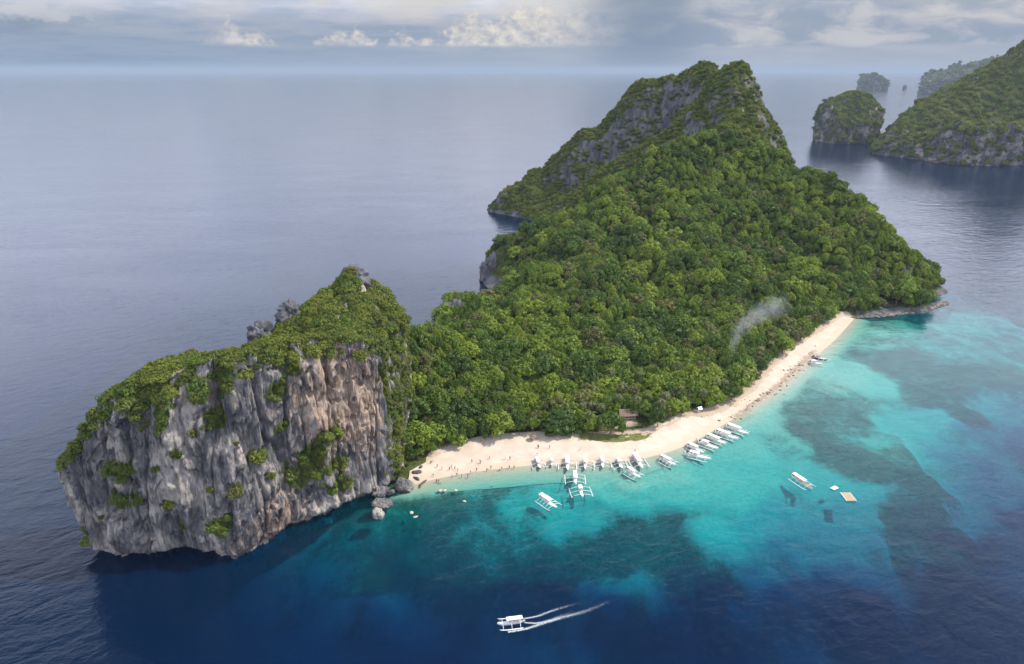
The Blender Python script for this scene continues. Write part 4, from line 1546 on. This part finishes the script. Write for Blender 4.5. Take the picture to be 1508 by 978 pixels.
def thatched_hut(px, py, wdt, dep, hgt, rz, label, open_front=True):
    x, y = G(px, py)
    z = ground_z(x, y)
    root = empty("thatched_hut", (x, y, z), rz)
    tag(root, label, "hut")
    for sx_ in (-.5, 0, .5):
        for sy_ in (-.5, .5):
            MB().tube([(sx_ * wdt * .9, sy_ * dep * .9, -.4), (sx_ * wdt * .9, sy_ * dep * .9, hgt)], .09, 6).build("post", M["bamboo"], root)
    MB().box((0, 0, .45), (wdt * .9, dep * .9, .12)).build("floor", M["bamboo"], root)
    MB().box((0, dep * .43, hgt * .55), (wdt * .88, .08, hgt * .8)).build("back_wall", M["thatch"], root)
    for s in (-1, 1):
        rows = []
        for i in range(13):
            xx = (i / 12 - .5) * wdt * 1.2
            rows.append([(xx * (1 - .12 * j / 6), s * dep * .68 * (1 - j / 6), hgt - .25 + (wdt * .22 + .4) * j / 6 + random.uniform(-.06, .06)) for j in range(7)])
        if s < 0:
            rows = rows[::-1]
        r = MB().sheet(rows, .16).build("roof_slope", M["thatch"], root)
    MB().tube([(-wdt * .53, 0, hgt + wdt * .22 + .2), (wdt * .53, 0, hgt + wdt * .22 + .2)], .14, 6).build("ridge_pole", M["bamboo"], root)
    MB().box((0, -dep * .5, .95), (wdt * .9, .07, .12)).build("railing", M["bamboo_white"], root)
    return root


thatched_hut(923, 622, 7.5, 4.2, 2.6, .12, "brown thatched hut with a pale railing in the clearing behind the grass")
thatched_hut(880, 630, 6.0, 4.0, 2.2, -.3, "low weathered thatch shelter beside the tiered dark tree")
x, y = G(785, 654)
ur = empty("beach_parasol", (x, y, ground_z(x, y)))
tag(ur, "small grey brown thatched parasol at the back of the sand", "parasol")
MB().tube([(0, 0, -.3), (0, 0, 2.5)], .06, 6).build("pole", M["wood"], ur)
rows = [[(q * 1.7 * math.cos(a), q * 1.7 * math.sin(a), 2.55 - .75 * q) for a in [2 * math.pi * k / 14 for k in range(15)]] for q in (.05, .5, 1.0)]
MB().sheet(rows, .12).build("thatch_top", M["thatch"], ur)
x, y = G(1029, 612)
tr_ = empty("ridge_tent", (x, y, ground_z(x, y)), .3)
tag(tr_, "small white tent pitched under the trees by the stony shore", "tent")
MB().sheet([[(-1.1, -1.1, 1.5), (-1.1, 0, 2.6), (-1.1, 1.1, 1.5)], [(1.1, -1.1, 1.5), (1.1, 0, 2.6), (1.1, 1.1, 1.5)]], .05).build("canopy", M["canvas"], tr_)
for sx_ in (-1, 1):
    for sy_ in (-1, 1):
        MB().tube([(sx_ * 1.05, sy_ * 1.05, -.3), (sx_ * 1.05, sy_ * 1.05, 1.52)], .04, 5).build("pole", M["bamboo"], tr_)

# ------------------------------------------------------------------ bancas
def hull_mesh(L, beam, depth):
    """slim double-ended hull, bow toward +X, open top closed by a deck a little lower"""
    b = MB()
    rows = []
    for i in range(15):
        t = i / 14 * 2 - 1
        xx = t * L / 2
        wv = beam / 2 * (1 - abs(t) ** 2.6) + .03
        sheer = .25 + .75 * max(0, t) ** 3 + .35 * max(0, -t) ** 3
        keel = -depth * .35 * (1 - abs(t) ** 4) + (.45 * max(0, t) ** 6 + .2 * max(0, -t) ** 6)
        top = depth * .45 + sheer * .55
        rows.append([(xx, wv, top), (xx, wv * .92, top * .45 + keel * .55), (xx, wv * .45, keel + .06), (xx, 0, keel),
                     (xx, -wv * .45, keel + .06), (xx, -wv * .92, top * .45 + keel * .55), (xx, -wv, top)])
    b.sheet(rows)
    deck = [[(r[0][0], r[0][1] * .93, r[0][2] - .08), (r[6][0], r[6][1] * .93, r[6][2] - .08)] for r in rows]
    b.sheet(deck[::-1])
    return b


def banca(bow, stern, label, roof="canvas", hullm="white", span=7.6, arms=3, roof_frac=.55, lmin=9.0, lmax=14.0, bend=.5, extra=()):
    p, q = Vector((*G(*bow), 0)), Vector((*G(*stern), 0))
    d = p - q
    L = min(max(d.length, lmin), lmax) * .9
    span *= .88
    c = (p + q) / 2
    root = empty("outrigger_boat", (c.x, c.y, 0.12), math.atan2(d.y, d.x))
    tag(root, label, "boat", "outrigger boats moored off the beach")
    beam = .125 * L if L < 11 else 1.4
    depth = 1.0
    hl = hull_mesh(L, beam, depth).build("hull", M[hullm], root, True)
    MB().sheet([[(t * L / 2, s * (beam / 2 * (1 - abs(t) ** 2.6) + .07), depth * .45 + (.25 + .75 * max(0, t) ** 3 + .35 * max(0, -t) ** 3) * .55 + .03) for s in (-1, 1)]
                for t in np.linspace(-.97, .97, 15)][::-1], .06).build("deck", M["wood" if "open" in extra else "white"], hl)
    zr = depth * .45 + 1.75
    rl = L * roof_frac
    x0_ = -L * .12 - rl / 2
    rw = beam * .5 + .22
    rows = [[(x0_ + rl * i / 8, rw * (j / 6 * 2 - 1), zr - .22 * (j / 6 * 2 - 1) ** 2) for j in range(7)] for i in range(9)]
    if roof:
        cn_ = MB().sheet([r[::-1] for r in rows], .05).build("canopy", M[roof], root)
        for k in range(4):
            for s in (-1, 1):
                xx = x0_ + rl * (.04 + .92 * k / 3)
                MB().tube([(xx, s * rw * .82, .5), (xx, s * rw * .9, zr - .2)], .035, 5).build("canopy_post", M["bamboo_white"], root)
        for k in range(3):
            xx = x0_ + rl * (.2 + .3 * k)
            MB().box((xx, 0, .95), (.35, beam * .95, .08)).build("bench", M["wood"], root)
    for s in (-1, 1):
        MB().box((x0_ + rl / 2, s * (beam / 2 + .02), 1.08), (rl, .05, .14)).build("gunwale_rail", M["blue" if hullm == "white" and "trim" in extra else hullm], root)
    # outriggers
    fl = L * .78
    for s in (-1, 1):
        MB().tube([(-fl / 2 - .1, s * span / 2, .02), (-fl / 4, s * span / 2, -.08), (fl / 4, s * span / 2, -.06), (fl / 2, s * span / 2 * .99, .12), (fl / 2 + .5, s * span / 2 * .97, .38)],
                  [.10, .15, .15, .12, .05], 7).build("outrigger_float", M["bamboo_white"], root, True)
    for k in range(arms):
        xx = -fl * .40 + fl * .80 * k / (arms - 1)
        pts = []
        for i in range(9):
            t = i / 8 * 2 - 1
            pts.append((xx, t * span / 2, .98 - .92 * abs(t) ** 2.2 * 1.0))
        MB().tube(pts, [.06, .075, .085, .09, .09, .09, .085, .075, .06], 6).build("outrigger_arm", M["bamboo_white"], root, True)
    MB().tube([(L * .40, 0, 1.0), (L * .40, 0, 2.6)], .04, 5).build("mast", M["bamboo_white"], root)
    MB().box((-L * .40, 0, 1.0), (.7, .45, .55)).build("engine_box", M["dark"], root)
    MB().box((-L * .5 - .1, 0, .35), (.35, .05, .9)).build("rudder", M["wood"], root)
    if roof:
        for k in range(2):
            MB().box((x0_ + rl * (.35 + .3 * k), (-1) ** k * .4, 1.06), (.5, .35, .16)).build("life_vest_pile", M["orange"], root)
    return root


boats = [
    ((796, 693), (789, 677), "blue hulled outrigger boat with white roof ending the moored row near the swimmers", dict(hullm="blue", roof="canvas", span=6.5)),
    ((812.5, 689), (812, 679), "short white outrigger boat between the blue hulled boat and a longer one", dict(span=4.2, lmin=5.5, lmax=6.5, roof_frac=.5)),
    ((836, 695), (835, 675), "long broad white outrigger boat beside the short white boat at the sand", dict(span=8.5, lmin=11.5)),
    ((861.5, 694), (862, 677), "slim white outrigger boat with open bow, fourth in the moored row", dict(span=8.2, roof_frac=.45)),
    ((888, 692), (886, 675), "white outrigger boat with dark engine end, fifth in the moored row", dict(span=8.0, roof_frac=.5)),
    ((917, 693), (908, 678), "blue hulled outrigger boat with short roof between two white boats at the sand", dict(hullm="blue", roof_frac=.35, span=7)),
    ((946, 691), (933, 672), "long white roofed outrigger boat with its stern nearest the grass strip", dict(span=8, lmin=12.5, roof_frac=.6)),
    ((944, 706), (921, 692), "white outrigger boat moored alongside the short roofed blue one, farther off the sand", dict(span=6.5, roof_frac=.45)),
    ((848, 717), (846, 697), "white outrigger boat anchored behind the moored row with wide straight arms", dict(span=9, roof_frac=.6)),
    ((859, 736), (852, 716), "cream outrigger boat with ladder like arms just off the wide armed boat", dict(span=9.2, arms=3, roof="canvas", roof_frac=.3, hullm="white")),
    ((820, 750), (794, 732), "white outrigger boat with four curved arms alone over the green reef water", dict(span=6.8, arms=5, lmin=11.5)),
    ((997, 688), (970, 674), "white outrigger boat alone between the long roofed boat and the cluster near the stones", dict(span=6.8, arms=4)),
    ((1035, 668), (1012, 657), "white outrigger boat behind the longest boat of the cluster", dict(span=5, lmin=10)),
    ((1047, 678), (1008, 668), "longest white outrigger boat with short roof, farthest out of the cluster", dict(span=6, lmin=12.5, roof_frac=.35)),
    ((1055, 662), (1030, 652), "low white outrigger boat with small roof in the middle of the cluster", dict(span=5, roof_frac=.3, lmin=11)),
    ((1068, 655), (1041, 644), "white outrigger boat with long flat roof in the middle of the cluster", dict(span=5, roof_frac=.6, lmin=11)),
    ((1086, 648), (1054, 637), "broad white outrigger boat second from the stones in the cluster", dict(span=6, arms=4, lmin=12.5)),
    ((1100, 640), (1071, 629), "broad white outrigger boat nearest the stony shore in the cluster", dict(span=6, lmin=12.5)),
    ((1195, 721), (1166, 702), "white outrigger boat with open striped side anchored by the square rafts", dict(span=6, arms=4, lmin=12, extra=("open",))),
    ((1219, 532), (1195, 526), "dark hulled outrigger boat with small pale roof by the far sand", dict(hullm="navy", roof="tarp", roof_frac=.35, span=6.5)),
    ((1211, 537.5), (1191, 534.5), "small white outrigger boat in front of the dark hulled one by the far sand", dict(span=4, roof_frac=.3, lmin=8)),
    ((730, 921.7), (775, 916), "white roofed outrigger boat under way, trailing a white wake", dict(span=5.0, lmin=8.5, lmax=10.0, arms=3, roof_frac=.58)),
]
for bow, stern, lab, kw in boats:
    o = banca(bow, stern, lab, **kw)
    if "under way" in lab:
        runner = o
        o["group"] = "outrigger boats off the island"
for o in [o for o in col.objects if o.name.startswith("outrigger_boat")]:
    o["group"] = "outrigger boats off the island"

# rafts
def raft(corners, label, plank_mat, frame_mat, planks):
    ps = [Vector((*G(*c), 0)) for c in corners]
    c = sum(ps, Vector()) / 4
    u = (ps[1] - ps[0] + ps[2] - ps[3]) / 2
    v = (ps[3] - ps[0] + ps[2] - ps[1]) / 2
    lu, lv = u.length, v.length
    root = empty("swim_raft", (c.x, c.y, 0), math.atan2(v.y, v.x))
    tag(root, label, "raft")
    for i in range(planks):
        MB().box((0, -lu / 2 + lu * (i + .5) / planks, .42), (lv, lu / planks - .05, .08)).build("plank", plank_mat, root)
    for s in (-1, 1):
        MB().box((s * (lv / 2 - .1), 0, .3), (.18, lu, .16)).build("crossbeam", M["wood"], root)
        MB().box((0, s * (lu / 2 + .06), .44), (lv + .2, .14, .16)).build("edge_rail", frame_mat, root)
        for k in (-1, 1):
            MB().tube([(k * lv * .3, s * lu * .35 - .4, .08), (k * lv * .3, s * lu * .35 + .4, .08)], .22, 10).build("float_drum", M["blue"], root, True)
    return root


raft([(1238, 727), (1250.5, 726.4), (1260.5, 738.5), (1247, 739.5)], "large tan plank raft with pale edges floating off the beach", M["bamboo"], M["bamboo_white"], 8)
raft([(1223, 720), (1228.3, 716.5), (1234, 720), (1229, 723)], "small white square raft beside the large tan raft", M["white"], M["white"], 5)

# wake of the boat under way: thin foam lying on the water
def foam_material():
    m, t, out = new_mat("foam")
    pos = t.n("ShaderNodeNewGeometry").outputs["Position"]
    a = t.n("ShaderNodeAttribute", attribute_name="foam").outputs["Fac"]
    n = t.noise(pos, 2.6, 6, 0.75, .4)
    fac = t.math("MULTIPLY", t.step(t.math("ADD", a, t.math("MULTIPLY", t.math("SUBTRACT", n, .5), 1.3)), .25, 1.0), .7)
    d = t.n("ShaderNodeBsdfDiffuse")
    d.inputs[0].default_value = (.72, .76, .78, 1)
    tr = t.n("ShaderNodeBsdfTransparent")
    mx = t.n("ShaderNodeMixShader")
    t.put(mx.inputs[0], fac)
    t.t.links.new(tr.outputs[0], mx.inputs[1])
    t.t.links.new(d.outputs[0], mx.inputs[2])
    t.t.links.new(mx.outputs[0], out.inputs[0])
    return m


M["foam"] = foam_material()
WV, WF, WA = [], [], []
for path, w0, w1 in (([(765, 912), (790, 908), (812, 900), (835, 893), (860, 886)], .4, 1.2),
                     ([(748, 931), (775, 926), (800, 918), (830, 909), (860, 901), (890, 889), (912, 877)], .6, 1.7),
                     ([(772, 917), (790, 918), (806, 915), (830, 907), (850, 898)], .4, 1.8)):
    pp = spline([G(*p) for p in path], 60)
    tg = np.gradient(pp, axis=0)
    tg /= np.linalg.norm(tg, axis=1, keepdims=True)
    nn = np.stack([-tg[:, 1], tg[:, 0]], -1)
    b = len(WV)
    for i in range(60):
        t = i / 59
        ww = w0 + (w1 - w0) * t
        for j in range(5):
            s = j / 2 - 1
            WV.append((*(pp[i] + nn[i] * ww * s), .03 + .05 * (1 - abs(s)) * (1 - t)))
            WA.append((1 - abs(s) ** 1.5) * (1 - t) ** .5 * .85)
    WF += (grid_faces(60, 5) + b).tolist()
tag(mesh_obj("wake_foam", WV, WF, M["foam"], attrs={"foam": WA}), "white foam wake streaming behind the boat under way", "wake", kind="stuff")

# ------------------------------------------------------------------ people
def person_mesh(pose, mats):
    J = {"pelvis": (0, 0, .95), "chest": (0, 0, 1.3), "neck": (0, 0, 1.48), "head": (0, .01, 1.6), "top": (0, .0, 1.73)}
    a = .22 if pose else .04
    for s, n_ in ((-1, "l"), (1, "r")):
        J["hip" + n_] = (s * .1, 0, .9)
        J["knee" + n_] = (s * .11, s * a * .6, .5)
        J["ank" + n_] = (s * .11, s * a * 1.2 - (.05 if pose else 0), .08)
        J["toe" + n_] = (s * .12, s * a * 1.2 + .14, .03)
        J["sho" + n_] = (s * .19, 0, 1.42)
        J["elb" + n_] = (s * .25, -s * a * .7, 1.14)
        J["han" + n_] = (s * .27, -s * a * .9 + .08, .86)
    R = dict(pelvis=.14, chest=.15, neck=.06, head=.1, top=.08, hip=.1, knee=.065, ank=.045, toe=.04, sho=.065, elb=.045, han=.035)
    E = [("pelvis", "chest"), ("chest", "neck"), ("neck", "head"), ("head", "top")]
    for n_ in "lr":
        E += [("pelvis", "hip" + n_), ("hip" + n_, "knee" + n_), ("knee" + n_, "ank" + n_), ("ank" + n_, "toe" + n_), ("chest", "sho" + n_), ("sho" + n_, "elb" + n_), ("elb" + n_, "han" + n_)]
    names = list(J)
    me = bpy.data.meshes.new("person_skeleton")
    me.from_pydata([J[k] for k in names], [(names.index(p), names.index(q)) for p, q in E], [])
    ob = bpy.data.objects.new("person_skeleton", me)
    col.objects.link(ob)
    md = ob.modifiers.new("skin", "SKIN")
    md.use_smooth_shade = True
    for i, k in enumerate(names):
        r = R.get(k, R.get(k[:-1], .05))
        me.skin_vertices[0].data[i].radius = (r, r)
        me.skin_vertices[0].data[i].use_root = (k == "pelvis")
    ob.modifiers.new("sub", "SUBSURF").levels = 1
    dg = bpy.context.evaluated_depsgraph_get()
    out = bpy.data.meshes.new_from_object(ob.evaluated_get(dg))
    bpy.data.objects.remove(ob)
    out.name = "person"
    out.materials.clear()
    for m in mats:
        out.materials.append(m)
    for p in out.polygons:
        z, x = p.center.z, abs(p.center.x)
        p.material_index = 2 if (.55 < z < 1.0 and x < .22) else 1 if (1.0 <= z < 1.46 and x < .24) else 3 if (z > 1.66 or (z > 1.56 and p.center.y < -.02)) else 0
    return out


M["skin"] = simple("skin", (0.36, 0.21, 0.14), .6, .1)
M["hair"] = simple("hair", (0.02, 0.015, 0.012), .6, .1)
cloth = {"white": (0.75, .75, .73), "blue": (.06, .12, .35), "red": (.45, .05, .04), "black": (.03, .03, .035), "teal": (.05, .28, .28), "orange": (.6, .22, .05)}
for k_, c_ in cloth.items():
    M["c_" + k_] = simple("cloth_" + k_, c_, .8, .1)
combos = [("white", "blue", 0), ("black", "black", 1), ("red", "black", 0), ("teal", "white", 1), ("blue", "black", 0), ("orange", "blue", 1)]
PM = [person_mesh(p, [M["skin"], M["c_" + a], M["c_" + b], M["hair"]]) for a, b, p in combos]
people = [(638, 685), (635, 687), (644, 691), (651, 694), (662, 694), (665, 692), (674, 695), (670, 693), (695, 684), (707, 684), (708, 685), (721, 679), (744, 679), (751, 679), (792, 664), (791, 674),
          (793, 665), (809, 665), (854, 667), (935, 668), (917, 630), (919, 631), (967, 634), (1025, 650), (666, 703), (673, 701), (680, 703), (693, 698), (717, 694), (723, 691), (736, 693), (750, 690),
          (757, 690), (638, 703), (643, 710), (646, 710), (649, 711), (689, 703), (702, 694), (739, 692)]
for i, (px, py) in enumerate(people):
    x, y = G(px, py)
    z = ground_z(x, y)
    ci = i % 6
    o = link(bpy.data.objects.new("person", PM[ci]))
    o.location = (x, y, max(z, -1.0) - .01)
    s = random.uniform(.95, 1.05)
    o.scale = (s, s, s)
    o.rotation_euler = (0, 0, random.uniform(0, 6.28))
    wet = z < 0
    where = "wading in the shallows" if wet else ("in the clearing by the thatched hut" if py < 640 and px < 980 else "standing on the dry sand" if not combos[ci][2] else "walking on the dry sand")
    lab = "person in %s top and %s shorts %s" % (combos[ci][0], combos[ci][1], where)
    tag(o, lab, "person", lab + ", look alikes")

# ------------------------------------------------------------------ smoke and haze
def volume_mat(name, colr, dens, aniso, hetero=None):
    m, t, out = new_mat(name)
    v = t.n("ShaderNodeVolumePrincipled")
    v.inputs["Color"].default_value = (*colr, 1)
    v.inputs["Density Attribute"].default_value = ""
    v.inputs["Anisotropy"].default_value = aniso
    if hetero is None:
        v.inputs["Density"].default_value = dens
        m.cycles.homogeneous_volume = True
    else:
        t.put(v.inputs["Density"], hetero(t))
    t.t.links.new(v.outputs[0], out.inputs["Volume"])
    return m


plume = [Vector(A(*p)) for p in ((1083, 530, 322), (1079, 512, 330), (1084, 492, 343), (1100, 474, 356), (1124, 459, 372), (1152, 448, 384))]
sm = MB().tube(spline([tuple(p) for p in plume], 14).tolist(), [2.0 + 9.5 * i / 13 for i in range(14)], 14).build("smoke", None, None, True)


def smoke_density(t):
    """noise that thins out away from the line of the plume"""
    pos = t.n("ShaderNodeNewGeometry").outputs["Position"]

    def vm(op, a, b=None):
        nd = t.n("ShaderNodeVectorMath", operation=op)
        t.put(nd.inputs[0], a)
        if b is not None:
            t.put(nd.inputs[1], b)
        return nd
    body = None
    for k in range(len(plume) - 1):
        a, b = plume[k], plume[k + 1]
        ab = b - a
        pa = vm("SUBTRACT", pos, tuple(a)).outputs[0]
        tt = t.math("DIVIDE", vm("DOT_PRODUCT", pa, tuple(ab)).outputs["Value"], ab.length_squared, clamp=True)
        sc = t.n("ShaderNodeVectorMath", operation="SCALE")
        sc.inputs[0].default_value = tuple(ab)
        t.put(sc.inputs["Scale"], tt)
        d = vm("LENGTH", vm("SUBTRACT", pa, sc.outputs[0]).outputs[0]).outputs["Value"]
        rad = t.math("ADD", 1.8 + 1.9 * k, t.math("MULTIPLY", tt, 1.9))
        f = t.math("SUBTRACT", 1.0, t.math("DIVIDE", d, rad))
        body = f if body is None else t.math("MAXIMUM", body, f)
    n = t.noise(pos, .26, 5, .65, .6)
    n2 = t.step(t.math("ADD", body, t.math("MULTIPLY", t.math("SUBTRACT", n, .5), 2.6)), .15, 1.1)
    return t.math("MULTIPLY", t.math("MULTIPLY", n2, t.step(body, 0.0, .6)), 0.026)


sm.data.materials.clear()
sm.data.materials.append(volume_mat("smoke_volume", (.95, .97, 1.0), .05, 0.0, smoke_density))
tag(sm, "thin blue white smoke drifting up from the trees behind the beach", "smoke", kind="stuff")

hz = MB().box((0, 15000, 104.0), (92000, 60000, 282.0)).build("haze", volume_mat("haze_air", (0.42, 0.50, 0.60), 6.0e-5, 0.0))
tag(hz, "pale blue sea haze in the air", "haze", kind="stuff")
